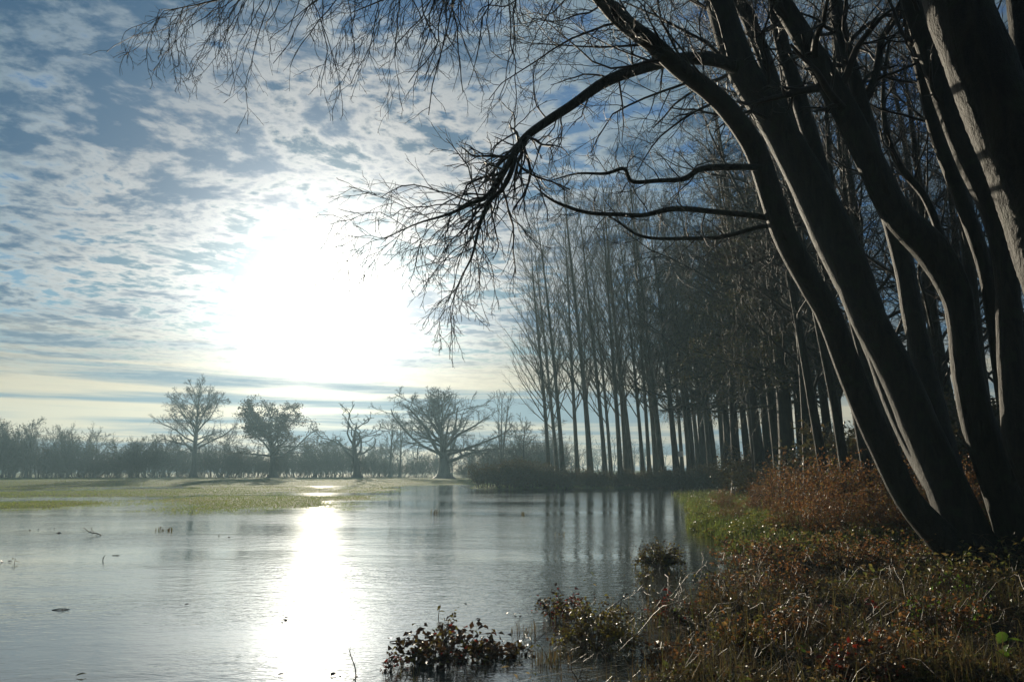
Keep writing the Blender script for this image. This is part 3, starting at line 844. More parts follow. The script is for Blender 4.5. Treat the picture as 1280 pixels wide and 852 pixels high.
bl = 'bare spreading tree in the tangle of crowns seen between and behind the leaning trunks'
for j, (px, Y) in enumerate(bspots):
    x = pt(px, 585, Y)[0]
    sc = r5.uniform(0.9, 1.15) * (1.5 if Y > 35 else 1.0)
    loc = (x, Y, gz(x, Y) - 0.05)
    rz = r5.uniform(-0.9, 0.9)
    if j < 3:
        root, ch = bares[j]
        root.location = loc
        root.scale = (sc,) * 3
        root.rotation_euler = (0, 0, rz)
        tag(root, bl, None, 'bare trees behind the leaning trunks')
    else:
        dup(*bares[j % 3], loc, rz, sc, bl, 'bare trees behind the leaning trunks')

# ============================================================ the far side of the flooded field
r6 = np.random.default_rng(66)


def place(root, px, Y, label, group=None, sc=1.0, rz=0.0):
    x = pt(px, 590, Y)[0]
    root.location = (x, Y, gz(x, Y) - 0.05)
    root.scale = (sc,) * 3 if np.isscalar(sc) else tuple(float(a) for a in sc)
    root.rotation_euler = (0, 0, rz)
    return tag(root, label, None, group)


# round-headed oak
P = trunk_path(17.0, r6, (0.0, 0), 0.008, 24)
R = np.interp(np.linspace(0, 1, 24), [0, 0.08, 0.5, 0.8, 1], [0.75, 0.60, 0.42, 0.20, 0.06])
root, ch = make_tree('oak_tree', P, R, [
    dict(k=28, t=(0.30, 0.98), ang=(38, 74), ln=9.2, fall=0.45, n=9, wander=0.13, trop=0.05, rr=0.42, rmin=0.07, tip=0.3, absolute=True),
    dict(k=8, t=(0.2, 1), ang=(28, 60), ln=0.42, fall=0.4, n=6, wander=0.16, trop=0.03, rr=0.5, rmin=0.045),
    dict(k=8, t=(0.2, 1), ang=(25, 60), ln=0.46, fall=0.4, n=4, wander=0.16, trop=0.02, rr=0.6, rmin=0.030),
    dict(k=4, t=(0.3, 1), ang=(25, 60), ln=0.5, fall=0.4, n=3, wander=0.12, rr=0.7, rmin=0.024)], M['bark_far'], M['bark_far'], r6)
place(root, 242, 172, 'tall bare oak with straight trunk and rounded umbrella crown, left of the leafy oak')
# leafy dark oak
P = trunk_path(11.5, r6, (-0.10, 0), 0.02, 24)
R = np.interp(np.linspace(0, 1, 24), [0, 0.08, 0.5, 0.8, 1], [0.85, 0.66, 0.45, 0.25, 0.08])
root, ch = make_tree('oak_tree', P, R, [
    dict(k=26, t=(0.28, 0.98), ang=(35, 82), ln=9.8, fall=0.40, n=9, wander=0.20, trop=0.05, rr=0.5, rmin=0.08, tip=0.3, absolute=True),
    dict(k=8, t=(0.25, 1), ang=(28, 60), ln=0.42, fall=0.4, n=6, wander=0.2, trop=0.03, rr=0.5, rmin=0.05),
    dict(k=6, t=(0.2, 1), ang=(25, 60), ln=0.42, fall=0.4, n=4, wander=0.16, trop=0.02, rr=0.6, rmin=0.030)], M['bark_far'], M['bark_far'], r6, 10, 0.05, None, (M['oak_leaf'], 11000, 0.34, 2, (4, 20)))
place(root, 342, 172, 'spreading oak still holding dark withered leaves, beside the tall bare oak', None, np.array((1.22, 1.22, 1.0)))
# stag-headed dead tree
P = trunk_path(11.5, r6, (-0.05, 0), 0.05, 24)
R = np.interp(np.linspace(0, 1, 24), [0, 0.1, 0.5, 0.85, 1], [0.70, 0.52, 0.36, 0.18, 0.05])
root, ch = make_tree('dead_tree', P, R, [
    dict(k=15, t=(0.30, 0.97), ang=(40, 78), ln=7.8, fall=0.35, n=11, wander=0.26, trop=0.07, rr=0.55, rmin=0.10, tip=0.3, absolute=True),
    dict(k=4, t=(0.25, 1), ang=(35, 70), ln=0.34, fall=0.3, n=8, wander=0.28, trop=0.06, rr=0.6, rmin=0.06),
    dict(k=3, t=(0.3, 1), ang=(30, 65), ln=0.4, fall=0.3, n=5, wander=0.2, trop=0.03, rr=0.6, rmin=0.04)], M['bark_far'], M['bark_far'], r6)
place(root, 446, 168, 'gnarled stag-headed tree with few crooked bare limbs, between the two oaks', None, np.array((1.35, 1.35, 1.0)), rz=0.2)
# broad oak
P = trunk_path(13.0, r6, (-0.09, 0), 0.015, 24)
P[:, 0] -= 0.0
R = np.interp(np.linspace(0, 1, 24), [0, 0.06, 0.25, 0.5, 0.8, 1], [1.45, 1.05, 0.80, 0.50, 0.25, 0.06])
root, ch = make_tree('oak_tree', P, R, [
    dict(k=30, t=(0.22, 0.99), ang=(30, 84), ln=12.0, fall=0.42, n=11, wander=0.12, trop=0.045, rr=0.48, rmin=0.10, tip=0.3, absolute=True),
    dict(k=9, t=(0.2, 1), ang=(28, 62), ln=0.42, fall=0.4, n=8, wander=0.2, trop=0.03, rr=0.5, rmin=0.05),
    dict(k=8, t=(0.2, 1), ang=(25, 60), ln=0.44, fall=0.4, n=5, wander=0.18, trop=0.02, rr=0.6, rmin=0.032),
    dict(k=4, t=(0.3, 1), ang=(25, 60), ln=0.5, fall=0.4, n=3, wander=0.12, rr=0.7, rmin=0.024)], M['bark_far'], M['bark_far'], r6)
place(root, 556, 166, 'broad bare oak with a thick leaning trunk and wide domed crown, largest across the field', None, np.array((1.2, 1.2, 1.06)))
# slim several-stemmed tree
root = thing('slim_tree', 'slim upright tree of several thin bare stems between the broad oak and the poplars', 'tree', (0, 0, 0))
cb = Buf()
for i in range(5):
    P = trunk_path(15.5, r6, (r6.uniform(-0.13, 0.13), 0), 0.01, 16)
    R = np.linspace(0.13, 0.03, 16)
    obj('trunk', Buf().tubes(P, R, 6).mesh('trunk', M['bark_far']), root)
    a, b_ = grow(P, R, r6, k=16, t=(0.3, 1), ang=(25, 50), ln=3.0, fall=0.4, n=5, wander=0.1, trop=0.06, rr=0.5, rmin=0.035, absolute=True)
    cb.tubes(a, b_, 3)
    a, b_ = grow(a, b_, r6, k=6, t=(0.2, 1), ang=(25, 50), ln=0.45, n=3, rmin=0.024)
    cb.tubes(a, b_, 3)
obj('crown', cb.mesh('crown', M['bark_far']), root)
place(root, 626, 150, root['label'])

# medium bare trees among and behind the hedge
meds = []
for i in range(3):
    H = (11.0, 9.0, 12.5)[i]
    P = trunk_path(H, r6, (r6.uniform(-0.05, 0.05), 0), 0.02, 18)
    R = np.interp(np.linspace(0, 1, 18), [0, 0.1, 0.6, 1], [0.34, 0.26, 0.14, 0.03])
    meds.append(make_tree('field_tree', P, R, [
        dict(k=20, t=(0.25, 0.98), ang=(30, 65), ln=4.2, fall=0.4, n=7, wander=0.12, trop=0.05, rr=0.45, rmin=0.05, tip=0.3, absolute=True),
        dict(k=8, t=(0.2, 1), ang=(25, 60), ln=0.42, fall=0.4, n=5, wander=0.16, trop=0.03, rr=0.5, rmin=0.034),
        dict(k=6, t=(0.2, 1), ang=(25, 60), ln=0.45, fall=0.4, n=3, wander=0.14, rr=0.6, rmin=0.024)], M['bark_far'], M['brush'], r6, 8))
ml = [(33, 165, 0, 1.0, 'slim bare tree standing clear above the far hedge near its left end'), (118, 185, 1, 1.0, 'low bare tree in the far hedge midway between the slim tree and the tall oak'),
      (205, 176, 1, 0.8, 'small bare tree in front of the hedge just left of the tall bare oak'), (78, 180, 1, 0.9, 'bare tree in the far hedge just right of the slim tree'),
      (488, 180, 0, 1.15, 'bare tree with a thin trunk squeezed between the gnarled tree and the broad oak'), (500, 176, 2, 0.95, 'bare tree directly left of the broad oak, half hidden in its crown'),
      (590, 185, 1, 0.85, 'small bare tree under the right side of the broad oak'), (285, 182, 1, 1.05, 'bare rusty-tinted tree between the tall oak and the leafy oak'), (-10, 170, 2, 0.9, 'bare tree at the left end of the far hedge'),
      (655, 140, 1, 1.0, 'low bare tree behind the scrub at the open end of the poplar row'), (690, 150, 0, 0.9, 'bare tree seen between the first poplar trunks'), (565, 190, 0, 0.7, 'slight bare tree behind the trunk of the broad oak')]
used = set()
for px, Y, k, sc, lab in ml:
    root, ch = meds[k]
    x = pt(px, 590, Y)[0]
    if k not in used:
        place(root, px, Y, lab, 'bare trees along the far hedge', sc)
        used.add(k)
    else:
        dup(root, ch, (x, Y, gz(x, Y) - 0.05), r6.uniform(0, 6), sc, lab, 'bare trees along the far hedge')


# hedge bushes: twiggy mounds of many stems
def make_bush(name, rg, H, W, nstem, levels, mat, leaf=None, base_r=0.05):
    root = thing(name, None, 'bush', (0, 0, 0))
    a = rg.uniform(0, 6.283, nstem)
    rad = np.sqrt(rg.uniform(0, 1, nstem)) * W * 0.35
    n = 6
    P = np.zeros((nstem, n, 3))
    P[:, 0, 0], P[:, 0, 1] = np.cos(a) * rad, np.sin(a) * rad
    D = np.stack([np.cos(a) * rad / W * 1.3, np.sin(a) * rad / W * 1.3, np.full(nstem, 1.0)], 1) + rg.normal(0, 0.18, (nstem, 3))
    hh = H * rg.uniform(0.55, 1.0, nstem)
    for j in range(1, n):
        D += rg.normal(0, 0.12, D.shape)
        D /= np.linalg.norm(D, axis=1, keepdims=True)
        P[:, j] = P[:, j - 1] + D * (hh / (n - 1))[:, None]
    R = base_r * np.linspace(1, 0.4, n)[None, :] * rg.uniform(0.6, 1.2, (nstem, 1))
    b = Buf().tubes(P, R, 4)
    Pc, Rc, ends = P, R, P
    for lv in levels:
        Pc, Rc = grow(Pc, Rc, rg, **lv)
        b.tubes(Pc, Rc, 3)
        ends = Pc
    ch = [obj('branches', b.mesh('branches', mat), root)]
    if leaf:
        lm, cnt, size = leaf
        E = ends.reshape(-1, 3)
        E = E[rg.integers(0, len(E), cnt)] + rg.normal(0, size * 0.7, (cnt, 3))
        E[:, 2] = np.maximum(E[:, 2], 0.05)
        ch.append(obj('foliage', Buf().leaves(E, size * rg.uniform(0.6, 1.3, cnt), rg, up=0.3).mesh('foliage', lm, smooth=False), root))
    return root, ch


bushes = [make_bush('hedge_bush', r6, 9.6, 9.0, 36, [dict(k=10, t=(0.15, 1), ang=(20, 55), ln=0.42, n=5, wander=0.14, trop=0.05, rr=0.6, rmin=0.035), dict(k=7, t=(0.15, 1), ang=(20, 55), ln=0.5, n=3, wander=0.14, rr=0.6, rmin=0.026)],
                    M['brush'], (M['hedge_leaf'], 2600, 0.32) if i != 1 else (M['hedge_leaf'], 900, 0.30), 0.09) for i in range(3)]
hb = [(-25, 165, 1.15), (2, 172, 1.25), (22, 176, .9), (48, 170, .95), (66, 176, .9), (92, 172, 1.0), (110, 168, .95), (132, 174, 1.02), (156, 172, .9), (176, 168, .85), (196, 174, .9), (216, 178, .8), (262, 180, .9), (284, 176, 1.0), (304, 182, .8), (322, 186, .75),
      (366, 180, .8), (384, 174, .95), (404, 178, .9), (418, 172, .75), (436, 180, .8), (462, 176, .7), (476, 184, .8), (500, 186, .75), (524, 190, .7), (586, 188, .7), (608, 180, .8), (632, 172, .8), (650, 164, .85), (672, 160, .8), (696, 166, .8), (240, 186, .75), (344, 188, .7), (548, 194, .65)]
hb.sort()
bused = set()
for j, (px, Y, sc) in enumerate(hb):
    k = (j * 7 + 1) % 3
    x = pt(px, 590, Y)[0]
    where = 'left of the tall bare oak' if px < 236 else 'between the tall oak and the leafy oak' if px < 330 else 'between the leafy oak and the gnarled tree' if px < 440 else 'between the gnarled tree and the broad oak' if px < 548 else 'right of the broad oak'
    lab = 'twiggy hazy hedge bush in the far hedge ' + where
    if k not in bused:
        place(bushes[k][0], px, Y, lab, 'far hedge bushes ' + where, sc)
        bused.add(k)
    else:
        dup(*bushes[k], (x, Y, gz(x, Y) - 0.1), r6.uniform(0, 6), sc * np.array((1.0, 1.0, r6.uniform(0.5, 1.12))), lab, 'far hedge bushes ' + where)

# scrub on the bank under the poplars
scrub = [make_bush('scrub_bush', r6, 2.6, 4.2, 40, [dict(k=8, t=(0.15, 1), ang=(20, 60), ln=0.42, n=4, wander=0.14, rr=0.6, rmin=0.014), dict(k=4, t=(0.15, 1), ang=(20, 55), ln=0.5, n=3, wander=0.14, rr=0.6, rmin=0.011)],
                   M['brush'], (M['scrub_leaf'], 5200, 0.15), 0.03) for i in range(3)]
sb = [(612, 79, .9), (628, 78, 1.0), (646, 79, 1.05), (664, 78, 1.0), (682, 79, .95), (700, 77, .8), (720, 79, .75), (740, 78, .7), (762, 78, .7), (784, 79, .75), (806, 77, .7), (828, 78, .75), (850, 77, .8), (872, 76, .85), (894, 75, .9), (914, 73, 1.0), (932, 70, 1.05), (655, 84, 1.1), (930, 60, 1.0), (950, 52, 1.1), (968, 45, 1.1), (985, 40, 1.0), (1090, 30, 1.35), (1118, 27, 1.3), (1150, 31, 1.5), (1182, 28, 1.3), (1212, 32, 1.6), (1244, 27, 1.4), (1275, 30, 1.5), (1306, 26, 1.4), (1060, 34, 1.3)]
sb.sort()
bused = set()
for j, (px, Y, sc) in enumerate(sb):
    k = (j * 5 + 2) % 3
    x = pt(px, 590, Y)[0]
    where = f'leafy green-brown scrub bush, {ordw[j]} from the open end of the poplar bank' if px < 690 else 'low brown scrub bush at the foot of the poplars on the bank' if px < 860 else 'dark scrub bush at the edge of the dense wood' if px < 1000 else 'shaded scrub bush filling the gaps behind the leaning trunks'
    grp = 'scrub at the open end of the poplars' if px < 690 else 'scrub under the poplars' if px < 860 else 'scrub at the edge of the wood' if px < 1000 else 'scrub behind the leaning trunks'
    if k not in bused:
        place(scrub[k][0], px, Y, where, grp, sc)
        bused.add(k)
    else:
        dup(*scrub[k], (x, Y, gz(x, Y) - 0.1), r6.uniform(0, 6), sc * np.array((1, 1, r6.uniform(0.75, 1.1))), where, grp)

# far-off woods that close the horizon: one mass
b = Buf()
nx = 420
fx = np.concatenate([r6.uniform(-330, 330, nx), r6.uniform(60, 400, 160)])
fy = np.concatenate([r6.uniform(300, 420, nx), r6.uniform(90, 260, 160)])
fh = r6.uniform(6, 13, len(fx)) * np.where(fx < -60, 0.85, 1)
P = np.zeros((len(fx), 6, 3))
fz = height(fx, fy)
for j in range(6):
    P[:, j] = np.stack([fx + r6.normal(0, .3, len(fx)) * j * .5, fy, fz + fh * j / 5], 1)
R = np.linspace(0.28, 0.06, 6)[None, :] * np.ones((len(fx), 1))
b.tubes(P, R, 3)
a1, r1_ = grow(P, R, r6, k=9, t=(0.12, 1), ang=(30, 65), ln=0.42, fall=0.3, n=4, wander=0.14, trop=0.04, rr=0.6, rmin=0.09)
b.tubes(a1, r1_, 3)
a1, r1_ = grow(a1, r1_, r6, k=5, t=(0.2, 1), ang=(25, 60), ln=0.5, fall=0.3, n=3, wander=0.14, rr=0.6, rmin=0.07)
b.tubes(a1, r1_, 3)
tag(obj('distant_woods', b.mesh('distant_woods', M['brush'])), kind='stuff')
# ============================================================ grass, ground plants and small things
r7 = np.random.default_rng(77)


def pg(x, y, z=0.0):
    """photo pixel -> point on the level z"""
    dx, dv = (x - 640.0) / F, (426.0 - y) / F
    dy = math.cos(TH) - dv * math.sin(TH)
    dz = math.sin(TH) + dv * math.cos(TH)
    k = (z - CAMZ) / dz
    return np.array((dx * k, dy * k, z))


# grass breaking the surface of the flooded field
N = 240000
Yg = 1.0 / r7.uniform(1 / 172.0, 1 / 24.0, N)
Xg = Yg * r7.uniform(-0.75, 0.12, N)
hz = height(Xg, Yg)
keep = (hz > -0.11) & (r7.uniform(0, 1, N) < np.clip(0.02 + (hz + 0.10) * 7, 0, 1))
Xg, Yg, hz = Xg[keep][:110000], Yg[keep][:110000], hz[keep][:110000]
Pg = np.stack([Xg, Yg, hz - 0.02], 1)
tag(obj('grass', Buf().blades(Pg, 0.05 + np.clip(Yg, 0, 90) * 0.0007, r7, 0.03, 0.6).mesh('grass', M['grass'], smooth=False)), kind='stuff')

# green strip of nettles and grass on the bank
N = 90000
Yb = 1 / r7.uniform(1 / 62.0, 1 / 17.0, N)
xs_ = np.interp(Yb, SHORE[:, 0], SHORE[:, 1])
Xb = xs_ + 0.2 + np.abs(r7.normal(0, 1, N)) * (1.0 + Yb * 0.055)
hb_ = height(Xb, Yb)
cl = fbm(Xb * 0.9, Yb * 0.9, 31)
keep = (hb_ > -0.06) & (cl > 0.30)
Xb, Yb, hb_, cl = Xb[keep][:48000], Yb[keep][:48000], hb_[keep][:48000], cl[keep][:48000]
Pb = np.stack([Xb, Yb, hb_ + r7.uniform(0, 1, len(Xb)) ** 1.5 * np.clip(cl - 0.25, 0.05, 1) * 0.95], 1)
tag(obj('nettle_undergrowth', Buf().leaves(Pb, r7.uniform(0.05, 0.10, len(Xb)), r7, up=0.5, aspect=0.55).mesh('nettle_undergrowth', M['green_leaf'], smooth=False)), kind='stuff')
kk = slice(0, 9000)
Pb2 = np.stack([Xb[kk], Yb[kk], hb_[kk] - 0.03], 1)
tag(obj('bank_grass', Buf().blades(Pb2, 0.38, r7, 0.016, 0.4).mesh('bank_grass', M['grass'], smooth=False)), kind='stuff')

# floor of the wood: leaf litter, ground ivy, dead stems
N = 46000
Yw = 1 / r7.uniform(1 / 45.0, 1 / 11.0, N)
Xw = np.interp(Yw, SHORE[:, 0], SHORE[:, 1]) + r7.uniform(0.8, 1, N) * 0 + r7.uniform(0.6, 14, N)
hw = height(Xw, Yw)
cl = fbm(Xw * 0.7, Yw * 0.7, 41)
keep = hw > -0.03
Xw, Yw, hw, cl = Xw[keep], Yw[keep], hw[keep], cl[keep]
Pw = np.stack([Xw, Yw, hw + r7.uniform(0, 1, len(Xw)) ** 2 * (0.1 + np.clip(cl - 0.3, 0, 1) * 1.2)], 1)
tag(obj('woodland_undergrowth', Buf().leaves(Pw, r7.uniform(0.06, 0.12, len(Xw)), r7, up=0.5).mesh('woodland_undergrowth', M['litter'], smooth=False)), kind='stuff')

# the marshy foreground: wet leaves and dead stems among puddles
N = 210000
Yn = 1 / r7.uniform(1 / 15.5, 1 / 5.2, N)
Xn = np.interp(Yn, SHORE[:, 0], SHORE[:, 1]) + r7.uniform(-0.9, 9.5, N) * np.clip(Yn / 9, 0.6, 1.4)
hn = height(Xn, Yn)
cl = fbm(Xn * 2.1, Yn * 1.9, 51, 4)
wet = sstep(fbm(Xn * 0.8 + 9, Yn * 0.8, 61, 3), 0.40, 0.62)
keep = (r7.uniform(0, 1, N) < np.clip((hn + 0.03) * 8, 0.015, 1) * np.clip((cl - 0.33) * 4.5, 0.06, 1) * (0.25 + 0.75 * wet)) & (np.abs(Xn) < Yn * 0.72)
Xn, Yn, hn, cl = Xn[keep][:110000], Yn[keep][:110000], hn[keep][:110000], cl[keep][:110000]
Zn = np.maximum(hn, -0.005) + r7.uniform(0, 1, len(Xn)) ** 1.8 * (0.02 + np.clip(cl - 0.46, 0, 1) * (0.9 + 0.9 * sstep(Yn, 9, 13)))
Pn = np.stack([Xn, Yn, Zn], 1)
print('foreground leaves', len(Pn))
tag(obj('marsh_undergrowth', Buf().leaves(Pn, r7.uniform(0.022, 0.062, len(Xn)) * r7.choice([0.8, 1.0, 1.35], len(Xn)), r7, up=0.7, aspect=0.6).mesh('marsh_undergrowth', M['litter'], smooth=False)), kind='stuff')
sel = r7.integers(0, len(Pn), 3600)
Ps = np.stack([Xn[sel], Yn[sel], hn[sel] - 0.02], 1)
tag(obj('dead_grass', Buf().blades(Ps, 0.14 + 0.5 * np.clip(cl[sel] - 0.3, 0, 1) + 0.12, r7, 0.006, 1.0).mesh('dead_grass', M['dry_grass'], smooth=False)), kind='stuff')


# tangle of dead bramble canes arching through the litter
nc = 260
Yc = r7.uniform(5.8, 13.5, nc)
Xc = np.interp(Yc, SHORE[:, 0], SHORE[:, 1]) + r7.uniform(-0.2, 6.0, nc)
a = r7.uniform(0, 6.283, nc)
t = np.linspace(0, 1, 10)[None, :]
ext, hh = r7.uniform(0.25, 1.1, (nc, 1)), r7.uniform(0.12, 0.5, (nc, 1))
wv = r7.normal(0, 0.03, (nc, 10, 3)).cumsum(1)
P = np.stack([Xc[:, None] + np.cos(a)[:, None] * ext * t, Yc[:, None] + np.sin(a)[:, None] * ext * t, height(Xc, Yc)[:, None] + hh * np.sin(t * r7.uniform(1.8, 3.0, (nc, 1)))], 2) + wv
R = np.linspace(0.0045, 0.002, 10)[None, :] * r7.uniform(0.6, 1.3, (nc, 1))
bc = Buf().tubes(P, R, 4)
Q, RQ = grow(P, R, r7, k=3, t=(0.2, 0.9), ang=(30, 70), ln=0.25, n=5, wander=0.2, rr=0.7, rmin=0.0015)
bc.tubes(Q, RQ, 3)
tag(obj('bramble_canes', bc.mesh('bramble_canes', M['stem'])), kind='stuff')


# ---- low plants as things of their own
def leaf_blade(L, W, fold=0.25, bend=0.25, n=6):
    """one toothed pointed leaf, stalk at the origin, growing along +X"""
    t = np.linspace(0, 1, n)
    w = W * 0.5 * np.sin(np.pi * np.clip(t * 0.94 + 0.05, 0, 1)) ** 0.8 * np.where(np.arange(n) % 2, 1.0, 0.86)
    w[-1] = W * 0.01
    x, z = t * L, -bend * L * t ** 2
    mid = np.stack([x, 0 * x, z], 1)
    lf = np.stack([x, w, z + fold * w], 1)
    rt = np.stack([x, -w, z + fold * w], 1)
    v = np.concatenate([mid, lf, rt])
    q = [(i, i + 1, n + i + 1, n + i) for i in range(n - 1)] + [(i + 1, i, 2 * n + i, 2 * n + i + 1) for i in range(n - 1)]
    return v, q


def low_plant(name, label, cat, loc, rad, H, nst, nleaf, lsize, leafmat, rg, group=None, arch=0.8, mats=None, squash=1.0, droop=0.2, stem_r=0.004, twig=0.5):
    """arching stems from one root stock with leaves along them"""
    root = thing(name, label, cat, loc, group)
    n = 8
    a = rg.uniform(0, 6.283, nst)
    t = np.linspace(0, 1, n)[None, :]
    ext = rad * np.sqrt(rg.uniform(0.05, 1, nst))[:, None]
    hh = H * (0.35 + 0.75 * rg.uniform(0, 1, nst) ** 1.6)[:, None]
    P = np.zeros((nst, n, 3))
    wv = rg.normal(0, 0.06 * rad, (nst, n, 2)).cumsum(1) * 0.6
    P[..., 0] = np.cos(a)[:, None] * ext * (0.25 + 0.75 * t) + wv[..., 0]
    P[..., 1] = (np.sin(a)[:, None] * ext * (0.25 + 0.75 * t) + wv[..., 1]) * squash
    P[..., 2] = hh * (np.sin(t * (1.57 + arch * 1.2)) ** 0.9) - 0.03
    R = np.linspace(1, 0.45, n)[None, :] * np.full((nst, 1), stem_r)
    b = Buf().tubes(P, R, 3)
    Q, RQ = grow(P, R, rg, k=3, t=(0.3, 1), ang=(30, 70), ln=0.3, n=4, wander=0.2, rr=0.7, rmin=stem_r * 0.4)
    b.tubes(Q, RQ, 3)
    ch = [obj('stems', b.mesh('stems', M['stem']), root)]
    E = np.concatenate([P[:, 2:].reshape(-1, 3), np.repeat(Q.reshape(-1, 3), 2, 0)])
    mats = mats or [(leafmat, 1.0)]
    for mm, share in mats:
        c = int(nleaf * share)
        e = E[rg.integers(0, len(E), c)] + rg.normal(0, lsize * 0.5, (c, 3))
        e[:, 2] = np.maximum(e[:, 2], 0.0)
        ch.append(obj('foliage', Buf().leaves(e, lsize * rg.uniform(0.55, 1.25, c), rg, up=0.4, aspect=0.66, droop=droop).mesh('foliage', mm, smooth=False), root))
    return root, ch


def at(px, py, z=0.0, dz=0.0):
    p = pg(px, py, z)
    return (p[0], p[1], gz(p[0], p[1]) * (1 if z > 0 else 0) + dz)


LY, LD, LR, LB, LG = M['yellow_leaf'], M['dark_leaf'], M['red_leaf'], M['brown_leaf'], M['bright_leaf']
# clumps standing in the water
low_plant('bramble_clump', 'sprawling dark-leaved bramble standing alone in the shallow water near the bottom edge', 'bramble', at(560, 826), 0.50, 0.25, 34, 760, 0.068, LD, r7, mats=[(LD, 0.78), (LY, 0.17), (LR, 0.05)], squash=0.9)
low_plant('bramble_clump', 'dark bramble spray trailing right from the sprawling one in the water', 'bramble', at(632, 818), 0.30, 0.13, 16, 260, 0.062, LD, r7, mats=[(LD, 0.8), (LY, 0.2)])
low_plant('bramble_clump', 'upright tip of bramble with small yellow leaves behind the sprawling one', 'bramble', at(556, 796), 0.14, 0.30, 9, 110, 0.045, LY, r7, mats=[(LD, 0.45), (LY, 0.55)])
low_plant('bramble_sprig', 'small reddish bramble sprig in the sunlit water beside the bare twig', 'bramble', at(485, 838), 0.09, 0.16, 8, 70, 0.042, LD, r7, mats=[(LD, 0.7), (LR, 0.3)])
low_plant('weed_clump', 'yellow-green weed clump with red leaves on its left, at the water margin', 'weeds', at(742, 806), 0.48, 0.36, 54, 1900, 0.042, LY, r7, mats=[(LY, 0.75), (LD, 0.25)], squash=1.5)
low_plant('bramble_clump', 'low red and brown bramble reaching left into the water from the yellow-green clump', 'bramble', at(696, 772), 0.36, 0.26, 20, 520, 0.05, LD, r7, mats=[(LD, 0.5), (LY, 0.28), (LR, 0.22)], squash=0.8)
low_plant('tussock', 'rounded olive tussock standing by itself in the water off the bank', 'tussock', at(828, 709), 0.46, 0.40, 70, 2100, 0.05, LY, r7, mats=[(LY, 0.62), (LD, 0.38)], squash=0.8, arch=1.0)
low_plant('weed_sprig', 'thin weed with yellow-green leaves in the water between tussock and clump', 'weeds', at(806, 748), 0.10, 0.46, 7, 80, 0.045, LY, r7)
low_plant('bramble_clump', 'red-leaved bramble at the water margin right of the thin weed', 'bramble', at(845, 775), 0.46, 0.22, 24, 620, 0.045, LD, r7, mats=[(LD, 0.62), (LR, 0.24), (LY, 0.14)], squash=0.8)
low_plant('weed_clump', 'twin-topped brown and yellow weed clump in front of the puddle by the reddish thicket', 'weeds', at(916, 762), 0.50, 0.44, 44, 1200, 0.042, LY, r7, mats=[(LY, 0.42), (LB, 0.38), (LD, 0.2)], squash=0.7)
low_plant('weed_clump', 'brown withered weeds behind the puddle, before the reddish thicket', 'weeds', at(985, 748), 0.46, 0.5, 40, 1000, 0.042, LB, r7, mats=[(LB, 0.7), (LD, 0.3)])
low_plant('mound', 'dark red-brown leafy mound at the bottom edge below the leaning trunks', 'plant mound', at(1085, 868), 0.36, 0.40, 40, 1100, 0.045, LD, r7, mats=[(LD, 0.7), (LR, 0.1), (LB, 0.2)])
low_plant('seedling', 'bright green young plant at the foot of the many-stemmed tree', 'seedling', at(1182, 700, 0.2), 0.16, 0.42, 10, 120, 0.055, LG, r7, mats=[(LG, 1.0)], droop=0.0)
low_plant('ivy_patch', 'pale green ivy sprays between the two leaning trunk bases', 'ivy', at(1236, 706, 0.2), 0.24, 0.8, 14, 170, 0.05, LG, r7, mats=[(LG, 0.6), (LY, 0.4)])
low_plant('weed_sprig', 'light green fern-like sprig amid the dark wet leaves right of the red leaves', 'weeds', at(1132, 772, 0.1), 0.16, 0.22, 10, 130, 0.035, LG, r7, mats=[(LG, 0.5), (LY, 0.5)])
for px, py, lab in ((940, 706, 'brown withered docks nearest the puddle at the left front of the thicket'), (1120, 716, 'dark brambles under the leaning stems at the thicket edge'), (1050, 712, 'brown leafy weeds at the front of the reddish thicket')):
    low_plant('weed_clump', lab, 'weeds', at(px, py, 0.05), 0.85, 0.6, 50, 1500, 0.05, LB, r7, mats=[(LB, 0.6), (LD, 0.3), (LY, 0.1)])

for px, py, rad, H, mats_, lab in ((1010, 800, .45, .34, [(LD, .5), (LB, .5)], 'knot of dark and rusty brambles in the middle of the wet litter'),
                                  (930, 815, .4, .30, [(LY, .6), (LB, .4)], 'yellowing weeds in the wet litter nearest the open water'),
                                  (1170, 800, .5, .42, [(LB, .5), (LG, .2), (LD, .3)], 'brown weeds with green shoots below the bowed trunk'),
                                  (1210, 760, .45, .40, [(LG, .35), (LD, .65)], 'dark green leafy clump in the shade below the trunk bases'),
                                  (850, 830, .35, .24, [(LB, .6), (LD, .4)], 'low withered weeds at the bottom edge beside the open water'),
                                  (1140, 835, .4, .30, [(LY, .35), (LB, .65)], 'straw-brown weeds at the bottom edge left of the vivid green seedling')):
    low_plant('weed_clump', lab, 'weeds', at(px, py, 0.05), rad, H, 44, 800, 0.05, LB, r7, mats=mats_)
gp = np.concatenate([np.stack([r7.normal(cx, 0.35, 130), r7.normal(cy, 0.3, 130)], 1) for cx, cy in ((3.1, 8.2), (4.6, 9.4), (1.9, 7.6), (5.4, 11.0), (2.4, 9.9), (3.9, 7.2), (6.2, 9.8), (1.2, 9.2))])
tag(obj('long_grass', Buf().blades(np.column_stack([gp, height(gp[:, 0], gp[:, 1]) - 0.02]), 0.42, r7, 0.009, 0.6).mesh('long_grass', M['dry_grass'], smooth=False)), kind='stuff')

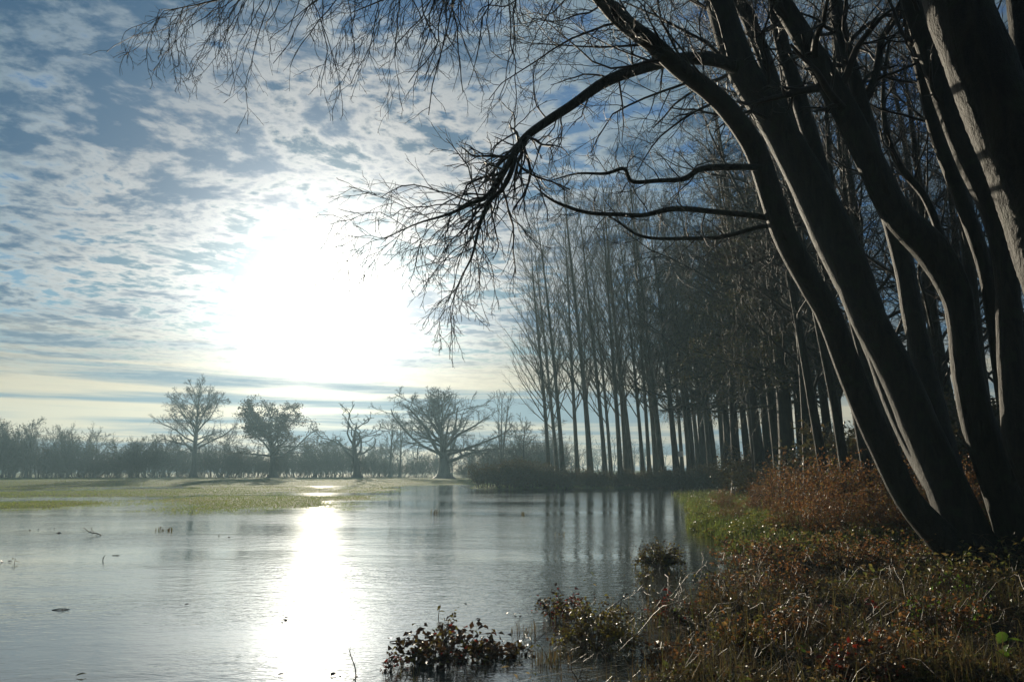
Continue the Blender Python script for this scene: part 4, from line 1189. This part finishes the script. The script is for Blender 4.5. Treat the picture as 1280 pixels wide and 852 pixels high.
# the reddish-brown thicket of withered docks and willowherb
thick = [low_plant('withered_thicket', None, 'thicket', (0, 0, 0), 1.1, 1.55, 120, 4200, 0.062, LB, r7, mats=[(LB, 0.86), (LY, 0.14)], arch=0.35, stem_r=0.006) for _ in range(2)]
tl = [(905, 33, 0.55, 'low rusty weeds at the left tip of the green bank'), (955, 30, 0.75, 'rust-tinged weeds behind the green strip, left of the thicket'), (985, 26, 0.9, 'left end of the rusty thicket beside the green strip'),
      (1018, 23, 1.0, 'left-of-centre mass of the rusty thicket'), (1050, 21.5, 1.08, 'tallest rusty mass in the middle of the thicket'), (1082, 20, 1.0, 'rusty thicket mass just left of the leaning stems'),
      (1040, 18.5, 0.72, 'low rusty weeds in front of the tallest thicket mass'), (990, 20, 0.6, 'low rusty weeds in front of the left end of the thicket'), (1110, 18, 0.85, 'rusty thicket mass behind the leftmost leaning stem'),
      (1142, 20, 0.95, 'shaded rusty weeds behind the middle leaning stems'), (1230, 17, 0.85, 'shaded brown weeds behind the bowed trunk'), (1270, 18.5, 1.0, 'shaded brown weeds at the right edge behind the trunks'), (915, 26, 0.5, 'short brown weeds at the water edge below the green strip')]
for j, (px, Y, sc, lab) in enumerate(tl):
    x = pt(px, 640, Y)[0]
    loc = (x, Y, gz(x, Y))
    if j < 2:
        thick[j][0].location = loc
        thick[j][0].scale = (sc,) * 3
        tag(thick[j][0], lab, None, 'rusty thicket on the bank')
    else:
        dup(*thick[j % 2], loc, r7.uniform(0, 6), sc * np.array((1, 1, r7.uniform(0.75, 1.25))), lab, 'rusty thicket on the bank')

for i in range(26):
    px, Y = r7.uniform(960, 1160), r7.uniform(17.5, 24)
    x = pt(px, 640, Y)[0]
    z = gz(x, Y)
    h = r7.uniform(1.5, 2.5)
    t = np.linspace(0, 1, 8)
    ln = r7.normal(0, 0.25, 2)
    P = np.stack([ln[0] * t ** 2, ln[1] * t ** 2, h * t], 1)
    R = np.linspace(0.007, 0.003, 8)
    root = thing('dead_cane', 'thin dead cane sticking up out of the rusty thicket', 'cane', (x, Y, z), 'dead canes in the rusty thicket')
    b = Buf().tubes(P, R, 4)
    Q, RQ = grow(P, R, r7, k=7, t=(0.35, 1), ang=(30, 60), ln=0.16, n=4, wander=0.15, rr=0.7, rmin=0.003)
    b.tubes(Q, RQ, 3)
    obj('stem', b.mesh('stem', M['stem']), root)
    E = np.concatenate([P[3:], Q.reshape(-1, 3)])
    E = E[r7.integers(0, len(E), 44)] + r7.normal(0, 0.025, (44, 3))
    obj('foliage', Buf().leaves(E, r7.uniform(0.03, 0.06, 44), r7).mesh('foliage', LB, smooth=False), root)

# plants whose leaves show one by one
lv, lq = leaf_blade(0.085, 0.06)
leaf_meshes = {k: Buf().add(lv, lq).mesh('leaf', M[k]) for k in ('bright_leaf', 'red_leaf', 'yellow_leaf', 'dark_leaf')}


def leafy_sprig(name, label, cat, loc, H, nl, key, rg, lean=(0.1, 0.0), sc=1.0, group=None):
    root = thing(name, label, cat, loc, group)
    t = np.linspace(0, 1, 7)
    P = np.stack([lean[0] * t ** 1.5, lean[1] * t ** 1.5, H * t], 1)
    obj('stem', Buf().tubes(P, np.linspace(0.005, 0.002, 7), 4).mesh('stem', M['stem']), root)
    for i in range(nl):
        k = 0.35 + 0.65 * (i + 0.5) / nl
        p = np.array([np.interp(k, t, P[:, a]) for a in range(3)])
        o = obj('leaf', leaf_meshes[key], root, p)
        o.rotation_euler = (rg.normal(0, 0.4), rg.uniform(-0.5, 0.5), i * 2.4 + rg.normal(0, 0.3))
        s = sc * rg.uniform(0.75, 1.2)
        o.scale = (s, s, s)
    return root


leafy_sprig('green_sapling', 'vivid green broad-leaved seedling at the right edge of the picture', 'seedling', at(1266, 840, 0.12), 0.36, 8, 'bright_leaf', r7, (-0.03, 0), 1.25)
leafy_sprig('red_bramble', 'scarlet bramble leaves glowing among dark litter right of the puddle', 'bramble', at(1094, 772, 0.08), 0.26, 6, 'red_leaf', r7, (-0.06, 0), 1.1)
leafy_sprig('red_bramble', 'single dark red bramble spray standing on the margin clump in the water', 'bramble', at(717, 768, 0.0), 0.32, 4, 'red_leaf', r7, (0.03, 0), 1.1)
leafy_sprig('red_bramble', 'scarlet spray of leaves at the bottom edge left of the dark mound', 'bramble', at(1042, 860, 0.05), 0.18, 6, 'red_leaf', r7, (-0.05, 0), 1.0)
leafy_sprig('red_bramble', 'small scarlet leaves low beside the brown withered weeds', 'bramble', at(1022, 765, 0.05), 0.14, 4, 'red_leaf', r7, (0.05, 0), 0.9)
leafy_sprig('red_bramble', 'red leaves at the edge of open water left of the twin-topped clump', 'bramble', at(832, 756, 0.0), 0.20, 5, 'red_leaf', r7, (0.05, 0), 1.0)
leafy_sprig('red_bramble', 'dim red leaves in the middle of the wet litter', 'bramble', at(1100, 800, 0.08), 0.12, 4, 'red_leaf', r7, (0.05, 0), 0.9)
leafy_sprig('green_sprig', 'single lime-green leaf pair by the water left of the twin-topped clump', 'seedling', at(846, 768, 0.0), 0.12, 3, 'bright_leaf', r7, (0.02, 0), 1.0)
leafy_sprig('green_sprig', 'small green sprig low in the dark wet litter near the bottom', 'seedling', at(1000, 826, 0.06), 0.12, 4, 'bright_leaf', r7, (0.02, 0), 0.7)
leafy_sprig('yellow_sprig', 'two yellow leaves held above the water beside the bare twig', 'seedling', at(548, 772, 0.0), 0.16, 3, 'yellow_leaf', r7, (0.02, 0), 0.8)
leafy_sprig('yellow_leaf_sprig', 'lone yellow leaf standing from the water at the left edge', 'leaf', at(18, 704, 0.0), 0.10, 3, 'yellow_leaf', r7, (0.01, 0), 1.3)


# bent dry stalks, bare twigs and floating leaves
def stalk(name, label, cat, rows, mat, sides=5, branches=0):
    P = np.array([r[:3] for r in rows], float)
    R = np.array([r[3] for r in rows], float)
    q = cr(np.column_stack([P, R]), 16)
    b = Buf().tubes(q[:, :3], q[:, 3], sides)
    if branches:
        Q, RQ = grow(q[:, :3], q[:, 3], r7, k=branches, t=(0.3, 0.95), ang=(30, 70), ln=0.35, n=5, wander=0.2, rr=0.6, rmin=0.0015)
        b.tubes(Q, RQ, 3)
    o0 = P[0]
    return tag(obj(name, b.mesh(name, mat, o0), None, o0), label, cat)


def rel(px, py, z, pts):
    p = np.array(at(px, py, z))
    return [tuple(p + np.array(a[:3])) + (a[3],) for a in pts]


stalk('dry_stalk', 'pale bent dry stalk arching over the dark litter near the right edge', 'stalk', rel(1218, 822, 0.1, [(0, 0, -0.02, .006), (-0.08, 0, 0.22, .005), (-0.19, 0, 0.42, .004), (-0.27, 0, 0.48, .003), (-0.33, 0, 0.46, .0015)]), M['dry_grass'])
stalk('dry_stalk', 'rusty upright dry stalk left of the vivid green seedling', 'stalk', rel(1252, 838, 0.1, [(-0.08, 0, -0.02, .005), (-0.04, 0, 0.14, .006), (0.0, 0, 0.3, .007), (0.02, 0, 0.37, .002)]), M['stem'])
stalk('dry_stalk', 'long thin straight stalk in the litter below the forked trunk', 'stalk', rel(1105, 824, 0.1, [(0, 0, -0.02, .003), (0.0, 0, 0.2, .003), (0.01, 0, 0.45, .0015)]), M['stem'])
stalk('bare_twig', 'forked bare twig poking from the sun glitter at the bottom edge', 'twig', rel(441, 850, 0, [(0.02, 0, -0.05, .005), (0.02, 0, 0.08, .005), (-0.02, 0, 0.19, .004), (-0.04, 0, 0.25, .002)]), M['twig'], 5, 6)
stalk('bare_twig', 'thin dark twig lying on the water left of the sprawling bramble', 'twig', rel(487, 802, 0, [(0, 0, 0.005, .005), (0.1, 0, 0.015, .006), (0.2, 0.02, 0.01, .004), (0.26, 0, -0.02, .003)]), M['twig'], 5, 4)
stalk('bare_twig', 'branched dry twig sticking out of the flooded field left of the reed tufts', 'twig', rel(120, 669, 0, [(0.2, 0, -0.05, .014), (0.05, 0, 0.05, .014), (-0.15, 0, 0.08, .012), (-0.35, 0, 0.2, .006)]), M['twig'], 5, 8)
stalk('bare_twig', 'short upright dark twig in the open water left of the sun glitter', 'twig', rel(129, 700, 0, [(-0.02, 0, -0.05, .008), (0, 0, 0.04, .008), (0.03, 0, 0.1, .004)]), M['twig'], 5, 3)
stalk('bare_twig', 'thin twig lying flat on the water right of the short upright one', 'twig', rel(140, 694, 0, [(0, 0, 0.0, .006), (0.08, 0, 0.01, .006), (0.16, 0, 0.0, .004)]), M['twig'], 5, 3)
stalk('bare_twig', 'dark stick lying in the water in the lower left', 'twig', rel(65, 762, 0, [(0, 0, 0.0, .006), (0.1, 0.02, 0.012, .007), (0.2, 0.04, 0.0, .004)]), M['twig'], 5, 3)


def floating(label, px, py, n, size, key, spread):
    p = np.array(at(px, py))
    root = thing('floating_leaf' if n == 1 else 'leaf_raft', label, 'floating leaf' if n == 1 else 'floating leaves', p)
    for i in range(n):
        o = obj('leaf', leaf_meshes[key], root, (r7.normal(0, spread), r7.normal(0, spread), 0.012))
        o.rotation_euler = (r7.normal(0, 0.3), r7.uniform(-0.35, 0.05), r7.uniform(0, 6.28))
        s = size / 0.085 * r7.uniform(0.7, 1.2)
        o.scale = (s, s, s)
    return root


floating('two dark leaves floating beside the lone yellow leaf at the left edge', 9, 702, 2, 0.10, 'dark_leaf', 0.05)
floating('pale leaf floating by itself at the bottom left', 95, 846, 1, 0.08, 'yellow_leaf', 0.01)
floating('dark leaves afloat in a short line inside the sun glitter', 362, 774, 4, 0.05, 'dark_leaf', 0.09)
floating('single dark leaf afloat in mid water left of the sun glitter', 235, 756, 1, 0.07, 'dark_leaf', 0.01)
floating('dark leaf floating near the bottom edge just left of the sun glitter', 352, 844, 1, 0.06, 'dark_leaf', 0.01)
floating('cluster of dark leaves on the flooded grass near the left edge', 45, 662, 4, 0.10, 'dark_leaf', 0.16)
floating('cluster of dark leaves on the flooded grass left of the branched twig', 80, 666, 3, 0.10, 'dark_leaf', 0.14)
floating('dark leaves floating to the left of the bare twig at the bottom edge', 424, 846, 3, 0.06, 'dark_leaf', 0.06)
floating('small dark raft of leaves off the yellow-green weed clump', 645, 766, 4, 0.06, 'dark_leaf', 0.09)
floating('dark leaf afloat beyond the sprawling bramble, toward the open water', 578, 756, 3, 0.05, 'dark_leaf', 0.06)
floating('dark leaves afloat right of the reed tufts', 295, 670, 3, 0.09, 'dark_leaf', 0.2)


def tuft(label, px, py, H, n, key='dry_grass', rad=0.15, w=0.02):
    p = np.array(at(px, py))
    a, q = r7.uniform(0, 6.283, n), rad * np.sqrt(r7.uniform(0, 1, n))
    P = np.stack([np.cos(a) * q, np.sin(a) * q, np.full(n, -0.03)], 1)
    o = obj('grass_tuft', Buf().blades(P, H, r7, w, 0.4).mesh('grass_tuft', M[key], smooth=False), None, p)
    return tag(o, label, 'grass tuft')


tuft('left one of two small reed tufts standing in the flooded field', 198, 663, 0.15, 14, 'dry_grass', 0.16, 0.03)
tuft('right one of two small reed tufts standing in the flooded field', 210, 663, 0.13, 14, 'dry_grass', 0.14, 0.03)
tuft('dark tuft alone in open water in front of the broad oak', 546, 641, 0.34, 16, 'dry_grass', 0.25, 0.03)
tuft('thin grass tuft beside the sprawling bramble, on its right', 655, 790, 0.14, 40, 'dry_grass', 0.16, 0.008)
tuft('thin grass tuft in the water under the yellow-green weed clump', 690, 828, 0.16, 60, 'dry_grass', 0.2, 0.008)
tuft('sparse grass tuft in the sunlit water right of the bare twig', 516, 846, 0.12, 30, 'dry_grass', 0.14, 0.006)
tuft('grass tuft in open water before the poplars', 655, 643, 0.16, 12, 'dry_grass', 0.3, 0.03)
tuft('small tuft in open water midway to the second oak', 700, 668, 0.12, 9, 'dry_grass', 0.2, 0.02)

# small white board low on a poplar
p = pt(851, 567, 77.2)
wb = thing('white_board', 'small white board on a short post at the foot of the poplars', 'sign', (p[0], 77.2, gz(p[0], 77.2) - 0.05))
hgt = p[2] - wb.location.z


def box(cx, cy, cz, sx, sy, sz):
    v = np.array([(x, y, z) for z in (-.5, .5) for y in (-.5, .5) for x in (-.5, .5)]) * (sx, sy, sz) + (cx, cy, cz)
    return v, [(0, 2, 3, 1), (4, 5, 7, 6), (0, 1, 5, 4), (1, 3, 7, 5), (3, 2, 6, 7), (2, 0, 4, 6)]


m_, t_ = new_mat('white_board_plastic')
d1 = t_.node('ShaderNodeBsdfPrincipled', {'Base Color': (0.8, 0.8, 0.78), 'Roughness': 0.4})
d2 = t_.node('ShaderNodeBsdfTranslucent', {'Color': (0.8, 0.8, 0.76)})
finish(t_, t_.node('ShaderNodeMixShader', {0: 0.6, 1: d1.outputs[0], 2: d2.outputs[0]}).outputs[0])
obj('board', Buf().add(*box(0, 0, hgt, 0.5, 0.03, 0.5)).mesh('board', m_, smooth=False), wb)
obj('post', Buf().add(*box(0, 0.06, hgt * 0.5 - 0.1, 0.08, 0.08, hgt)).mesh('post', M['bark_far'], smooth=False), wb)
